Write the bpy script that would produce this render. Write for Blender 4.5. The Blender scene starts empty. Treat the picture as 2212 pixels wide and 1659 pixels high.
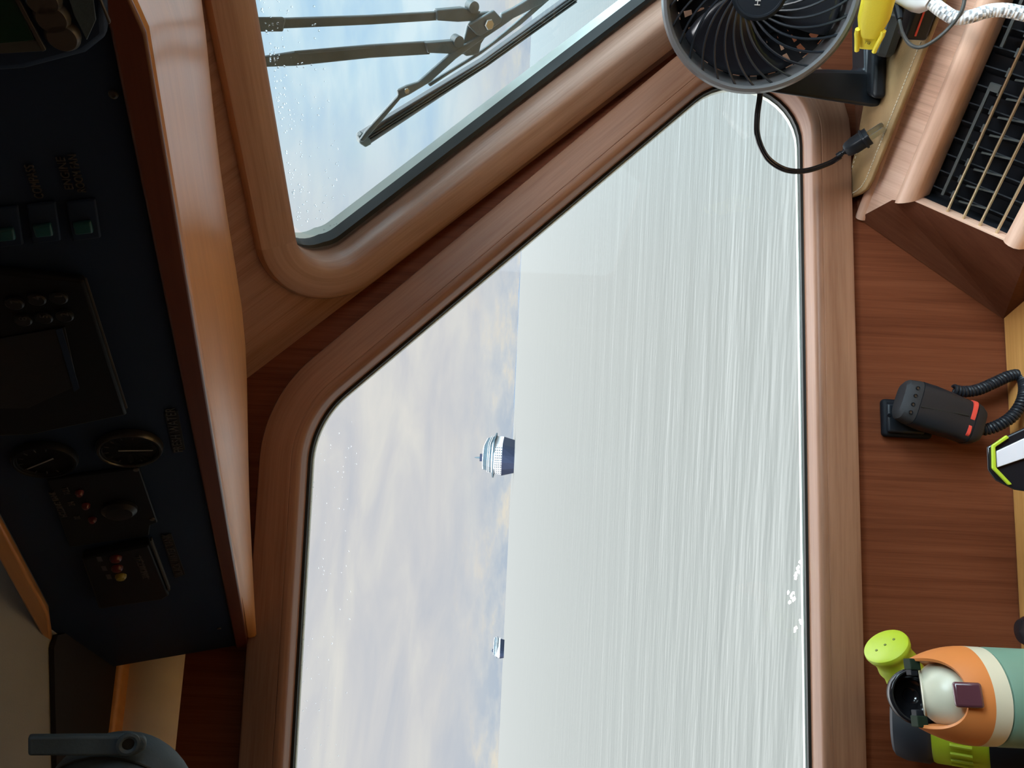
import bpy, bmesh, math, random
from mathutils import Vector, Matrix
random.seed(7)
V = Vector
ZC = 1.5                                   # eye height above the cabin sole
# ------------------------------------------------------------------ camera
F = 1660.0; CX, CY = 1106.0, 829.5
ROLL = math.radians(2.6); PITCH = math.atan(7 / F)
fwd = V((0, math.cos(PITCH), math.sin(PITCH))); upv = V((0, -math.sin(PITCH), math.cos(PITCH))); rt = V((1, 0, 0))
camR = rt * math.cos(ROLL) + upv * math.sin(ROLL)      # towards the top edge of the (sideways) photo
camD = rt * math.sin(ROLL) - upv * math.cos(ROLL)      # towards its right edge
cd = bpy.data.cameras.new('camera'); cam = bpy.data.objects.new('camera', cd)
bpy.context.scene.collection.objects.link(cam)
cd.sensor_fit = 'HORIZONTAL'; cd.sensor_width = 36; cd.lens = F / 2212 * 36
cd.clip_start = 0.02; cd.clip_end = 60000
M3 = Matrix((camD, camR, -fwd)).transposed()
cam.matrix_world = Matrix.Translation((0, 0, ZC)) @ M3.to_4x4()
bpy.context.scene.camera = cam
sc = bpy.context.scene
sc.view_settings.view_transform = 'Standard'; sc.view_settings.look = 'None'
sc.view_settings.gamma = 1; sc.view_settings.use_curve_mapping = False
sc.view_settings.exposure = 0.0
# ------------------------------------------------------------------ sky
W = bpy.data.worlds.new('overcast_sky'); sc.world = W; W.use_nodes = True
nt = W.node_tree; nt.nodes.clear()
def N(t, ty, **k):
    n = t.nodes.new(ty)
    for a, b in k.items():
        if a == 'inp':
            for i, v in b.items(): n.inputs[i].default_value = v
        else: setattr(n, a, b)
    return n
def ramp(t, stops, interp='LINEAR'):
    r = t.nodes.new('ShaderNodeValToRGB'); cr = r.color_ramp; cr.interpolation = interp
    while len(cr.elements) < len(stops): cr.elements.new(0.5)
    for e, (p, c) in zip(cr.elements, stops):
        e.position = p; e.color = (*c, 1) if len(c) == 3 else c
    return r
def s2l(r, g, b):
    f = lambda c: (c / 255 / 12.92) if c / 255 <= .04045 else ((c / 255 + .055) / 1.055) ** 2.4
    return (f(r), f(g), f(b))
L = nt.links.new
tc = N(nt, 'ShaderNodeTexCoord'); sep = N(nt, 'ShaderNodeSeparateXYZ'); L(tc.outputs['Generated'], sep.inputs[0])
mp = N(nt, 'ShaderNodeMapping', inp={'Scale': (2.6, 2.6, 13.0)}); L(tc.outputs['Generated'], mp.inputs[0])
nz = N(nt, 'ShaderNodeTexNoise', inp={'Scale': 1.9, 'Detail': 9.0, 'Roughness': .55, 'Distortion': .5}); L(mp.outputs[0], nz.inputs[0])
cr = ramp(nt, [(.30, s2l(200, 204, 212)), (.48, s2l(212, 213, 216)), (.62, s2l(222, 222, 220)), (.75, s2l(231, 229, 224))]); L(nz.outputs[0], cr.inputs[0])
# blue break above the horizon, creamy puffs in it
band = ramp(nt, [(0, (1, 1, 1)), (.014, (.85,) * 3), (.04, (.35,) * 3), (.09, (0,) * 3)]); L(sep.outputs[2], band.inputs[0])
mp2 = N(nt, 'ShaderNodeMapping', inp={'Scale': (9, 9, 28), 'Location': (3, 1, 0)}); L(tc.outputs['Generated'], mp2.inputs[0])
nz2 = N(nt, 'ShaderNodeTexNoise', inp={'Scale': 1.5, 'Detail': 7.0, 'Roughness': .6}); L(mp2.outputs[0], nz2.inputs[0])
cr2 = ramp(nt, [(.40, s2l(184, 198, 214)), (.54, s2l(206, 213, 219)), (.66, s2l(232, 227, 214))]); L(nz2.outputs[0], cr2.inputs[0])
mx = N(nt, 'ShaderNodeMix', data_type='RGBA'); L(band.outputs[0], mx.inputs[0]); L(cr.outputs[0], mx.inputs[6]); L(cr2.outputs[0], mx.inputs[7])
# clearer blue sky over the bow
bow = N(nt, 'ShaderNodeMapRange', interpolation_type='SMOOTHSTEP', inp={1: .10, 2: .42, 3: 0, 4: 1}); L(sep.outputs[0], bow.inputs[0])
mp3 = N(nt, 'ShaderNodeMapping', inp={'Scale': (3, 3, 11), 'Rotation': (0, .15, 0)}); L(tc.outputs['Generated'], mp3.inputs[0])
nz3 = N(nt, 'ShaderNodeTexNoise', inp={'Scale': 2.2, 'Detail': 6.0, 'Roughness': .5, 'Distortion': .3}); L(mp3.outputs[0], nz3.inputs[0])
cr3 = ramp(nt, [(.34, s2l(184, 217, 240)), (.50, s2l(207, 232, 244)), (.60, s2l(226, 243, 249))]); L(nz3.outputs[0], cr3.inputs[0])
elb = N(nt, 'ShaderNodeMapRange', inp={1: .03, 2: .12, 3: 0, 4: 1}); L(sep.outputs[2], elb.inputs[0])
mb = N(nt, 'ShaderNodeMath', operation='MULTIPLY'); L(bow.outputs[0], mb.inputs[0]); L(elb.outputs[0], mb.inputs[1])
mx3 = N(nt, 'ShaderNodeMix', data_type='RGBA'); L(mb.outputs[0], mx3.inputs[0]); L(mx.outputs[2], mx3.inputs[6]); L(cr3.outputs[0], mx3.inputs[7])
# an overcast sky is brighter overhead
zen = ramp(nt, [(0, (.1,) * 3), (.33, (.1,) * 3), (.48, (.75,) * 3), (1, (1,) * 3)]); L(sep.outputs[2], zen.inputs[0])
zs = N(nt, 'ShaderNodeMath', operation='MULTIPLY', inp={1: 10.0}); L(zen.outputs[0], zs.inputs[0])
# unseen sky to starboard and astern, boosted to light the cabin
stb = N(nt, 'ShaderNodeMapRange', interpolation_type='SMOOTHSTEP', inp={1: .05, 2: -.45, 3: 1, 4: 5.2}); L(sep.outputs[1], stb.inputs[0])
zs2 = N(nt, 'ShaderNodeMath', operation='MULTIPLY'); L(zs.outputs[0], zs2.inputs[0]); L(stb.outputs[0], zs2.inputs[1])
bg = N(nt, 'ShaderNodeBackground'); L(mx3.outputs[2], bg.inputs[0]); L(zs2.outputs[0], bg.inputs[1])
wo = N(nt, 'ShaderNodeOutputWorld'); L(bg.outputs[0], wo.inputs[0])
# hazy sun high over the port bow
sd = bpy.data.lights.new('hazy_sun', 'SUN'); sd.energy = 1.8; sd.angle = math.radians(20); sd.color = (1, .95, .88)
sun = bpy.data.objects.new('hazy_sun', sd); sc.collection.objects.link(sun); sun.location = (0, 0, 6)
sun.rotation_euler = V((.60, .50, .62)).to_track_quat('Z', 'Y').to_euler()

# ------------------------------------------------------------------ pixel -> place
def ray(x, y):
    d = fwd * F + camD * (x - CX) + camR * (CY - y)
    return d / d.y
def at(x, y, Y): return ray(x, y) * Y
class Plane:
    def __init__(s, p, n): s.p = V(p); s.n = V(n).normalized()
    def hit(s, x, y):
        r = ray(x, y); return r * (s.p.dot(s.n) / r.dot(s.n))
    def off(s, d): return Plane(s.p + s.n * d, s.n)
def zplane(z): return Plane((0, 0, z), (0, 0, 1))

# ------------------------------------------------------------------ objects
def link(o): sc.collection.objects.link(o)
def tag(o, label=None, cat=None, group=None, kind=None):
    if label: o['label'] = label
    if cat: o['category'] = cat
    if group: o['group'] = group
    if kind: o['kind'] = kind
    return o
def thing(name, label, cat, base, group=None):
    o = bpy.data.objects.new(name, None); link(o); o.empty_display_size = .02
    b = V(base); o.location = b + V((0, 0, ZC)); o['base'] = tuple(b)
    return tag(o, label, cat, group)
class MB:
    def __init__(s): s.v = []; s.f = []; s.uv = {}
    def add(s, vs, fs, uvs=None):
        o = len(s.v); s.v += [V(p) for p in vs]
        for i, f in enumerate(fs):
            if uvs: s.uv[len(s.f)] = uvs[i]
            s.f.append([a + o for a in f])
        return s
    def box(s, c, ax, h):
        c = V(c); ax = [V(a).normalized() for a in ax]
        vs = [c + ax[0] * (h[0] * i) + ax[1] * (h[1] * j) + ax[2] * (h[2] * k) for i in (-1, 1) for j in (-1, 1) for k in (-1, 1)]
        return s.add(vs, [(0, 1, 3, 2), (4, 6, 7, 5), (0, 4, 5, 1), (2, 3, 7, 6), (0, 2, 6, 4), (1, 5, 7, 3)])
    def prism(s, poly, vec):
        poly = [V(p) for p in poly]; n = len(poly); vec = V(vec)
        return s.add(poly + [p + vec for p in poly], [list(range(n))[::-1], list(range(n, 2 * n))] + [(i, (i + 1) % n, n + (i + 1) % n, n + i) for i in range(n)])
    def grid(s, rows, close=False, uv=True):
        n = len(rows[0]); m = len(rows); vs = [p for r in rows for p in r]; fs = []; uvs = []
        ul = [0]
        for i in range(1, m + (1 if close else 0)): ul.append(ul[-1] + (V(rows[i % m][0]) - V(rows[i - 1][0])).length)
        vl = [0]
        for j in range(1, n): vl.append(vl[-1] + (V(rows[0][j]) - V(rows[0][j - 1])).length)
        for i in range(m if close else m - 1):
            for j in range(n - 1):
                k = (i + 1) % m
                fs.append((i * n + j, k * n + j, k * n + j + 1, i * n + j + 1))
                uvs.append([(ul[i], vl[j]), (ul[i + 1], vl[j]), (ul[i + 1], vl[j + 1]), (ul[i], vl[j + 1])])
        return s.add(vs, fs, uvs if uv else None)
    def tube(s, pts, r, n=10, cap=True, flat=None):
        pts = [V(p) for p in pts]; m = len(pts); rs = r if isinstance(r, (list, tuple)) else [r] * m
        T = [(pts[min(i + 1, m - 1)] - pts[max(i - 1, 0)]).normalized() for i in range(m)]
        a = T[0].orthogonal().normalized(); rings = []
        for i in range(m):
            a = (a - T[i] * a.dot(T[i])); a = a.normalized() if a.length > 1e-6 else T[i].orthogonal().normalized()
            b = T[i].cross(a)
            rings.append([pts[i] + (a * math.cos(2 * math.pi * k / n) + b * math.sin(2 * math.pi * k / n)) * rs[i] for k in range(n)])
        o = [p for q in rings for p in q]; fs = []
        for i in range(m - 1):
            for k in range(n): fs.append((i * n + k, i * n + (k + 1) % n, (i + 1) * n + (k + 1) % n, (i + 1) * n + k))
        if cap: fs += [list(range(n))[::-1], list(range((m - 1) * n, m * n))]
        return s.add(o, fs)
    def lathe(s, prof, o, axis, n=48, ref=None, cap=True):
        o = V(o); z = V(axis).normalized(); x = (V(ref) - z * V(ref).dot(z)).normalized() if ref else z.orthogonal().normalized(); y = z.cross(x)
        vs = [o + z * h + (x * math.cos(2 * math.pi * k / n) + y * math.sin(2 * math.pi * k / n)) * max(r, 1e-5) for r, h in prof for k in range(n)]
        fs = [(i * n + k, i * n + (k + 1) % n, (i + 1) * n + (k + 1) % n, (i + 1) * n + k) for i in range(len(prof) - 1) for k in range(n)]
        if cap: fs += [list(range(n))[::-1], list(range((len(prof) - 1) * n, len(prof) * n))]
        return s.add(vs, fs)
    def obj(s, name, mat, parent=None, label=None, bevel=0, seg=3, ang=35, smooth=True, base=None, sub=0, kind=None):
        b = V(base) if base is not None else (V(root_of(parent)['base']) if parent else V((0, 0, 0)))
        me = bpy.data.meshes.new(name); me.from_pydata([p - b for p in s.v], [], s.f); me.validate()
        if s.uv and len(me.polygons) == len(s.f):
            ul = me.uv_layers.new(name='UVMap')
            for i, p in enumerate(me.polygons):
                if i in s.uv:
                    for li, c in zip(p.loop_indices, s.uv[i]): ul.data[li].uv = c
        bm = bmesh.new(); bm.from_mesh(me); bmesh.ops.remove_doubles(bm, verts=bm.verts, dist=1e-6)
        bmesh.ops.recalc_face_normals(bm, faces=bm.faces); bm.to_mesh(me); bm.free()
        me.materials.append(mat)
        if smooth:
            for p in me.polygons: p.use_smooth = True
            me.set_sharp_from_angle(angle=math.radians(ang))
        o = bpy.data.objects.new(name, me); link(o)
        if parent: o.parent = parent
        else: o.location = b + V((0, 0, ZC)); o['base'] = tuple(b)
        if bevel:
            m = o.modifiers.new('bevel', 'BEVEL'); m.width = bevel; m.segments = seg; m.limit_method = 'ANGLE'; m.angle_limit = math.radians(30); m.harden_normals = False
        if sub:
            m = o.modifiers.new('sub', 'SUBSURF'); m.levels = sub; m.render_levels = sub
        if label: o['label'] = label
        if kind: o['kind'] = kind
        return o
def root_of(o):
    while o.parent: o = o.parent
    return o
def struct(mb, name, mat, **k): return mb.obj(name, mat, kind='structure', **k)
def text(s, size, o, right, up, mat, parent, name='lettering', label=None, depth=.0004, xs=1.0, align='CENTER'):
    c = bpy.data.curves.new('t', 'FONT'); c.body = s; c.size = size; c.extrude = depth; c.align_x = align; c.align_y = 'CENTER'
    t = bpy.data.objects.new('t', c); link(t); dg = bpy.context.evaluated_depsgraph_get()
    me = bpy.data.meshes.new_from_object(t.evaluated_get(dg)); bpy.data.objects.remove(t)
    r = V(right).normalized(); u = V(up); u = (u - r * u.dot(r)).normalized(); n = r.cross(u)
    b = V(root_of(parent)['base'])
    for v in me.vertices: v.co = V(o) - b + r * v.co.x * xs + u * v.co.y + n * v.co.z
    me.materials.clear(); me.materials.append(mat)
    ob = bpy.data.objects.new(name, me); link(ob); ob.parent = parent
    if label: ob['label'] = label
    return ob
def spline(pts, n=8):
    pts = [V(p) for p in pts]; out = []
    for i in range(len(pts) - 1):
        p0, p1, p2, p3 = pts[max(i - 1, 0)], pts[i], pts[i + 1], pts[min(i + 2, len(pts) - 1)]
        for k in range(n):
            t = k / n
            out.append(.5 * ((2 * p1) + (p2 - p0) * t + (2 * p0 - 5 * p1 + 4 * p2 - p3) * t * t + (3 * p1 - p0 - 3 * p2 + p3) * t ** 3))
    return out + [pts[-1]]

# ------------------------------------------------------------------ materials
def newmat(name):
    m = bpy.data.materials.new(name); m.use_nodes = True; t = m.node_tree; b = t.nodes['Principled BSDF']; return m, t, b
def plain(name, col, rough=.5, metal=0, bump=0, bscale=300, coat=0, spec=.5, sheen=0, vary=0, trans=0):
    m, t, b = newmat(name); b.inputs['Base Color'].default_value = (*col, 1); b.inputs['Roughness'].default_value = rough
    b.inputs['Metallic'].default_value = metal; b.inputs['Coat Weight'].default_value = coat; b.inputs['Specular IOR Level'].default_value = spec
    b.inputs['Coat Roughness'].default_value = .15; b.inputs['Sheen Weight'].default_value = sheen; b.inputs['Transmission Weight'].default_value = trans
    c = N(t, 'ShaderNodeTexCoord'); n = N(t, 'ShaderNodeTexNoise', inp={'Scale': bscale, 'Detail': 4.0}); t.links.new(c.outputs['Object'], n.inputs[0])
    if bump:
        bp = N(t, 'ShaderNodeBump', inp={'Strength': bump, 'Distance': .001}); t.links.new(n.outputs[0], bp.inputs['Height']); t.links.new(bp.outputs[0], b.inputs['Normal'])
    n2 = N(t, 'ShaderNodeTexNoise', inp={'Scale': 25.0, 'Detail': 3.0}); t.links.new(c.outputs['Object'], n2.inputs[0])
    r = ramp(t, [(.3, tuple(x * (1 - vary - .03) for x in col)), (.7, tuple(min(1, x * (1 + vary + .03)) for x in col))]); t.links.new(n2.outputs[0], r.inputs[0]); t.links.new(r.outputs[0], b.inputs['Base Color'])
    return m
def wood(name, dark, mid, light, g=(0, 0, 1), uv=False, rough=.35, stripe=55.0, coat=.25, contrast=.5, spec=.5):
    m, t, b = newmat(name); l = t.links.new
    c = N(t, 'ShaderNodeTexCoord')
    mp = N(t, 'ShaderNodeMapping')
    if uv:
        l(c.outputs['UV'], mp.inputs[0]); mp.inputs['Scale'].default_value = (2.2, stripe, 1)
        src = mp.outputs[0]
    else:
        gg = V(g).normalized()
        d = N(t, 'ShaderNodeVectorMath', operation='DOT_PRODUCT', inp={1: gg}); l(c.outputs['Object'], d.inputs[0])
        sc1 = N(t, 'ShaderNodeVectorMath', operation='SCALE', inp={0: gg}); mm = N(t, 'ShaderNodeMath', operation='MULTIPLY', inp={1: 2.2 - stripe}); l(d.outputs['Value'], mm.inputs[0]); l(mm.outputs[0], sc1.inputs['Scale'])
        sc2 = N(t, 'ShaderNodeVectorMath', operation='SCALE', inp={'Scale': stripe}); l(c.outputs['Object'], sc2.inputs[0])
        ad = N(t, 'ShaderNodeVectorMath', operation='ADD'); l(sc1.outputs[0], ad.inputs[0]); l(sc2.outputs[0], ad.inputs[1]); src = ad.outputs[0]
    n1 = N(t, 'ShaderNodeTexNoise', inp={'Scale': 1.0, 'Detail': 5.0, 'Roughness': .6, 'Distortion': .35}); l(src, n1.inputs[0])
    n2 = N(t, 'ShaderNodeTexNoise', inp={'Scale': 5.5, 'Detail': 3.0, 'Roughness': .6}); l(src, n2.inputs[0])
    n3 = N(t, 'ShaderNodeTexNoise', inp={'Scale': .12, 'Detail': 2.0}); l(src, n3.inputs[0])
    a1 = N(t, 'ShaderNodeMath', operation='MULTIPLY_ADD', inp={1: .3}); l(n2.outputs[0], a1.inputs[0])
    a0 = N(t, 'ShaderNodeMath', operation='MULTIPLY', inp={1: .55}); l(n1.outputs[0], a0.inputs[0]); l(a0.outputs[0], a1.inputs[2])
    a2 = N(t, 'ShaderNodeMath', operation='MULTIPLY_ADD', inp={1: .25}); l(n3.outputs[0], a2.inputs[0]); l(a1.outputs[0], a2.inputs[2])
    w = .13 / max(contrast, .05) * .5
    r = ramp(t, [(.55 - w, dark), (.55, mid), (.55 + w, light)]); l(a2.outputs[0], r.inputs[0]); l(r.outputs[0], b.inputs['Base Color'])
    b.inputs['Roughness'].default_value = rough; b.inputs['Coat Weight'].default_value = coat; b.inputs['Coat Roughness'].default_value = .22; b.inputs['Specular IOR Level'].default_value = spec
    bp = N(t, 'ShaderNodeBump', inp={'Strength': .06, 'Distance': .001}); l(n2.outputs[0], bp.inputs['Height']); l(bp.outputs[0], b.inputs['Normal'])
    return m
def glass(name, tint):
    m = bpy.data.materials.new(name); m.use_nodes = True; t = m.node_tree; t.nodes.clear()
    tr = N(t, 'ShaderNodeBsdfTransparent'); tr.inputs[0].default_value = (*tint, 1)
    gl = N(t, 'ShaderNodeBsdfGlossy', inp={'Roughness': .02}); fr = N(t, 'ShaderNodeFresnel', inp={'IOR': 1.45})
    mm = N(t, 'ShaderNodeMath', operation='MULTIPLY', inp={1: .6}); t.links.new(fr.outputs[0], mm.inputs[0])
    mi = N(t, 'ShaderNodeMixShader'); t.links.new(mm.outputs[0], mi.inputs[0]); t.links.new(tr.outputs[0], mi.inputs[1]); t.links.new(gl.outputs[0], mi.inputs[2])
    o = N(t, 'ShaderNodeOutputMaterial'); t.links.new(mi.outputs[0], o.inputs[0]); return m
CH = dict(dark=(.235, .11, .062), mid=(.305, .155, .092), light=(.37, .195, .12))
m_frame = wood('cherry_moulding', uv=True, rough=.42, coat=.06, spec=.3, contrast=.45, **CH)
m_frameb = wood('skylit_moulding', (.30, .17, .11), (.40, .25, .175), (.48, .31, .225), uv=True, rough=.42, coat=.1, spec=.4, contrast=.45)  # same cherry wood, lightened for the skylight on the windscreen frame
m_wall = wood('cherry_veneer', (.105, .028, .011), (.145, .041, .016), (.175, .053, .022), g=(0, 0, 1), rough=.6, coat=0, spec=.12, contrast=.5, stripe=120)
m_wallb = wood('cherry_veneer_front', (.26, .14, .095), (.34, .20, .145), (.39, .24, .18), g=(-.42, -.06, .5), rough=.55, coat=0, spec=.2, contrast=.5, stripe=120)  # front veneer paled and greyed for the skylight it reflects
m_soffit = wood('varnished_cherry_soffit', (.48, .21, .065), (.58, .27, .09), (.68, .34, .12), g=(.6, -.77, -.2), rough=.32, coat=.22, contrast=.35, stripe=30)
m_dash = wood('cherry_dash', (.56, .33, .23), (.72, .46, .335), (.80, .55, .42), g=(.745, -.667, 0), rough=.4, coat=.2, contrast=.35, stripe=40)  # both dash woods paled to carry the stronger light there
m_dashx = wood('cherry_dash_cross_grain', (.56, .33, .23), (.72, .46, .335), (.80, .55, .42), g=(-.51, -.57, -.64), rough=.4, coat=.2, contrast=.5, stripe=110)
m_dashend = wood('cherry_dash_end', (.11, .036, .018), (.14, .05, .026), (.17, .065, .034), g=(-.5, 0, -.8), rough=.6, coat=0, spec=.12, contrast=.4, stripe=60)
m_counter = wood('oak_counter', (.46, .21, .055), (.56, .27, .08), (.64, .33, .11), g=(1, .15, 0), rough=.5, coat=0, spec=.2, contrast=.45, stripe=60)
m_trimdark = wood('mahogany_lip', (.09, .028, .018), (.13, .042, .026), (.17, .06, .035), g=(.6, -.77, -.2), rough=.35, coat=.3, contrast=.3)
m_liner = plain('grey_headliner', (.30, .30, .28), .95, bump=.3, bscale=900)
m_navy = plain('navy_black_panel', (.013, .028, .066), .6, bump=.1, bscale=1500, spec=.2)
m_black = plain('black_plastic', (.010, .012, .016), .42, bump=.08, bscale=900, spec=.3)
m_blackm = plain('matt_black_plastic', (.008, .009, .012), .6, spec=.15, bump=.15, bscale=900)
m_inst = plain('instrument_black', (.006, .008, .012), .5, spec=.2)
m_gloss = plain('glossy_black', (.01, .01, .012), .12)
m_gasket = plain('dark_rubber_gasket', (.012, .016, .014), .5)
m_flange = plain('pale_flange', (.62, .68, .62), .45)
m_wiper = plain('weathered_wiper_metal', (.17, .205, .205), .5, bump=.2, bscale=500, vary=.15)
m_rubber = plain('wiper_rubber', (.12, .12, .12), .45)
m_steel = plain('steel', (.55, .54, .5), .3, metal=1)
m_brass = plain('brass_rod', (.72, .62, .42), .32, metal=1)
m_leather = plain('tan_leather', (.29, .185, .085), .65, spec=.2, bump=.5, bscale=500, vary=.12)
m_leatheredge = plain('cut_leather_edge', (.12, .085, .05), .7)
m_thread = plain('cream_thread', (.62, .55, .42), .8)
m_yellow = plain('yellow_foam', (.92, .82, .05), .55, bump=.2, bscale=600)
m_yellowd = plain('yellow_foam_print', (.28, .24, .02), .6)
m_red = plain('coral_red', (.6, .08, .05), .45)
m_redmic = plain('red_band', (.65, .06, .04), .5)
m_grey = plain('charcoal_plastic', (.045, .05, .048), .5, bump=.1)
m_white = plain('white_plastic', (.72, .70, .70), .35)
m_lime = plain('lime_plastic', (.38, .49, .02), .42, bump=.05)
m_limed = plain('lime_hole', (.10, .14, .01), .6)
m_orange = plain('orange_plastic', (.60, .20, .052), .42)
m_cream = plain('cream_plastic', (.60, .57, .43), .3)
m_sage = plain('sage_green_bottle', (.14, .25, .185), .5, bump=.05)
m_plum = plain('smoky_plum_latch', (.09, .03, .04), .2, coat=.5)
m_pane = plain('frosted_lens', (.62, .60, .64), .4)
m_creamvinyl = plain('cream_valance', (.82, .72, .54), .55)
m_slate = plain('slate_blue_plastic', (.05, .085, .115), .6, bump=.3, bscale=400, vary=.2)
m_copper = plain('copper', (.6, .22, .08), .35, metal=1)
m_teal = plain('teal_rocker', (.004, .07, .09), .4)
m_screen = plain('dark_green_screen', (.003, .035, .022), .25)
m_silver = plain('dull_silver', (.09, .09, .088), .4, metal=.5)
m_print = plain('grey_print', (.055, .055, .058), .6)
m_printw = plain('pale_print', (.55, .54, .52), .6)
m_gold = plain('amber_indicator', (.25, .21, .03), .3)
m_redlamp = plain('red_indicator', (.10, .012, .015), .3)
m_hull = plain('navy_hull', (.008, .011, .022), .8, spec=.1)
m_ship = plain('ship_white', (.36, .36, .37), .8, spec=.1)
m_shipg = plain('ship_grey_glass', (.03, .045, .055), .8, spec=.1)
m_navyfan = plain('blue_black_plastic', (.012, .017, .024), .34)
m_drop = plain('water_droplet', (.9, .95, 1), .03, trans=1)
m_smudge = plain('dried_salt', (.9, .92, .88), .8)
ts_ = m_smudge.node_tree; tl_ = N(ts_, 'ShaderNodeBsdfTranslucent'); tl_.inputs[0].default_value = (.95, .96, .93, 1); ad_ = N(ts_, 'ShaderNodeAddShader'); ts_.links.new(ts_.nodes['Principled BSDF'].outputs[0], ad_.inputs[0]); ts_.links.new(tl_.outputs[0], ad_.inputs[1]); ts_.links.new(ad_.outputs[0], ts_.nodes['Material Output'].inputs[0])
g_side = glass('side_window_glass', (.97, .97, .96)); g_front = glass('windscreen_glass', (.90, .97, 1.0))

# water: rippled sea, ripples drawn out along the line of travel
mw, tw, bw = newmat('grey_green_sea'); lw = tw.links.new
cw = N(tw, 'ShaderNodeTexCoord'); hs = []
for sx, sy, det, w in ((.10, .75, 4, 1.25), (.6, 3.4, 3, .30), (.03, .16, 3, 1.3)):
    mpw = N(tw, 'ShaderNodeMapping', inp={'Scale': (sx, sy, 1), 'Rotation': (0, 0, .02)}); lw(cw.outputs['Object'], mpw.inputs[0])
    nw = N(tw, 'ShaderNodeTexNoise', inp={'Scale': 1.0, 'Detail': float(det), 'Roughness': .62}); lw(mpw.outputs[0], nw.inputs[0])
    mlw = N(tw, 'ShaderNodeMath', operation='MULTIPLY', inp={1: w}); lw(nw.outputs[0], mlw.inputs[0]); hs.append(mlw)
s1 = N(tw, 'ShaderNodeMath', operation='ADD'); lw(hs[0].outputs[0], s1.inputs[0]); lw(hs[1].outputs[0], s1.inputs[1])
s2 = N(tw, 'ShaderNodeMath', operation='ADD'); lw(s1.outputs[0], s2.inputs[0]); lw(hs[2].outputs[0], s2.inputs[1])
bpw = N(tw, 'ShaderNodeBump', inp={'Strength': .5, 'Distance': .12}); lw(s2.outputs[0], bpw.inputs['Height']); lw(bpw.outputs[0], bw.inputs['Normal'])
bw.inputs['Base Color'].default_value = (.034, .036, .033, 1); bw.inputs['Roughness'].default_value = .3; bw.inputs['IOR'].default_value = 1.33
WZ = -2.7
wv = [V((math.cos(a) * 40000, math.sin(a) * 40000, WZ)) for a in [2 * math.pi * i / 96 for i in range(96)]]
mb = MB(); mb.add(wv, [list(range(96))]); sea = mb.obj('sea', mw, kind='structure', smooth=False)

# ------------------------------------------------------------------ planes of the cabin
YAW = math.atan(.153); U_A = V((math.cos(YAW), math.sin(YAW), 0)); N_A = V((math.sin(YAW), -math.cos(YAW), 0))      # N_A points inboard
A_glass = Plane((0, 1.0017, 0), N_A); A_face = A_glass.off(.034); A_wall = A_glass.off(.022)
c1 = A_wall.hit(672, 712); c2 = A_wall.hit(1452, 118)
pd = (c2 - c1).normalized()                        # down along the corner post
tb = V((.767, -.649, 0)).normalized()
N_B = pd.cross(tb); N_B = -N_B if N_B.dot(c1) > 0 else N_B; N_B.normalize()                                        # inboard
B_wall = Plane(c1, N_B); B_face = B_wall.off(.012); 
U_B = tb; V_B = N_B.cross(U_B); V_B = V_B if V_B.z > 0 else -V_B
def to2(pl, U, Vv, p): d = p - pl.p; return (d.dot(U), d.dot(Vv))
def to3(pl, U, Vv, q, n=0): return pl.p + U * q[0] + Vv * q[1] + pl.n * n
def isect(a, b, c, d):
    x1, y1 = a; x2, y2 = b; x3, y3 = c; x4, y4 = d
    D = (x1 - x2) * (y3 - y4) - (y1 - y2) * (x3 - x4)
    A = x1 * y2 - y1 * x2; B = x3 * y4 - y3 * x4
    return ((A * (x3 - x4) - (x1 - x2) * B) / D, (A * (y3 - y4) - (y1 - y2) * B) / D)
def fillet(poly, tl, n=14):
    out = []; m = len(poly)
    for i in range(m):
        p = V(poly[i] + (0,)); a = V(poly[i - 1] + (0,)); c = V(poly[(i + 1) % m] + (0,)); t = tl[i]
        da = (a - p).normalized(); dc = (c - p).normalized(); h = math.acos(max(-1, min(1, da.dot(dc)))) / 2
        r = t * math.tan(h); ce = p + (da + dc).normalized() * (r / math.sin(h)); s = p + da * t; e = p + dc * t
        a0 = math.atan2(s.y - ce.y, s.x - ce.x); a1 = math.atan2(e.y - ce.y, e.x - ce.x); dd = (a1 - a0 + math.pi) % (2 * math.pi) - math.pi
        out += [(ce.x + r * math.cos(a0 + dd * k / n), ce.y + r * math.sin(a0 + dd * k / n)) for k in range(n + 1)]
    res = []
    for i in range(len(out)):                       # subdivide the long straights
        a, b = out[i], out[(i + 1) % len(out)]; res.append(a); d = math.hypot(b[0] - a[0], b[1] - a[1]); k = int(d / .08)
        for j in range(1, k + 1): res.append((a[0] + (b[0] - a[0]) * j / (k + 1), a[1] + (b[1] - a[1]) * j / (k + 1)))
    return res
def offs(poly, w):
    m = len(poly); ar = sum(poly[i][0] * poly[(i + 1) % m][1] - poly[(i + 1) % m][0] * poly[i][1] for i in range(m)); s = 1 if ar > 0 else -1; out = []
    for i in range(m):
        a, p, c = V(poly[i - 1]), V(poly[i]), V(poly[(i + 1) % m]); e1 = (p - a).normalized(); e2 = (c - p).normalized()
        n1 = V((e1.y, -e1.x)) * s; n2 = V((e2.y, -e2.x)) * s; b = (n1 + n2).normalized(); k = w / max(.5, b.dot(n1))
        q = p + b * k; out.append((q.x, q.y))
    return out
def ring(mb, poly, prof, pl, U, Vv):
    rows = [[to3(pl, U, Vv, q, n) for q in offs(poly, w)] for w, n in prof]
    rows = [list(r) for r in zip(*rows)]
    return mb.grid(rows, close=True)
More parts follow.
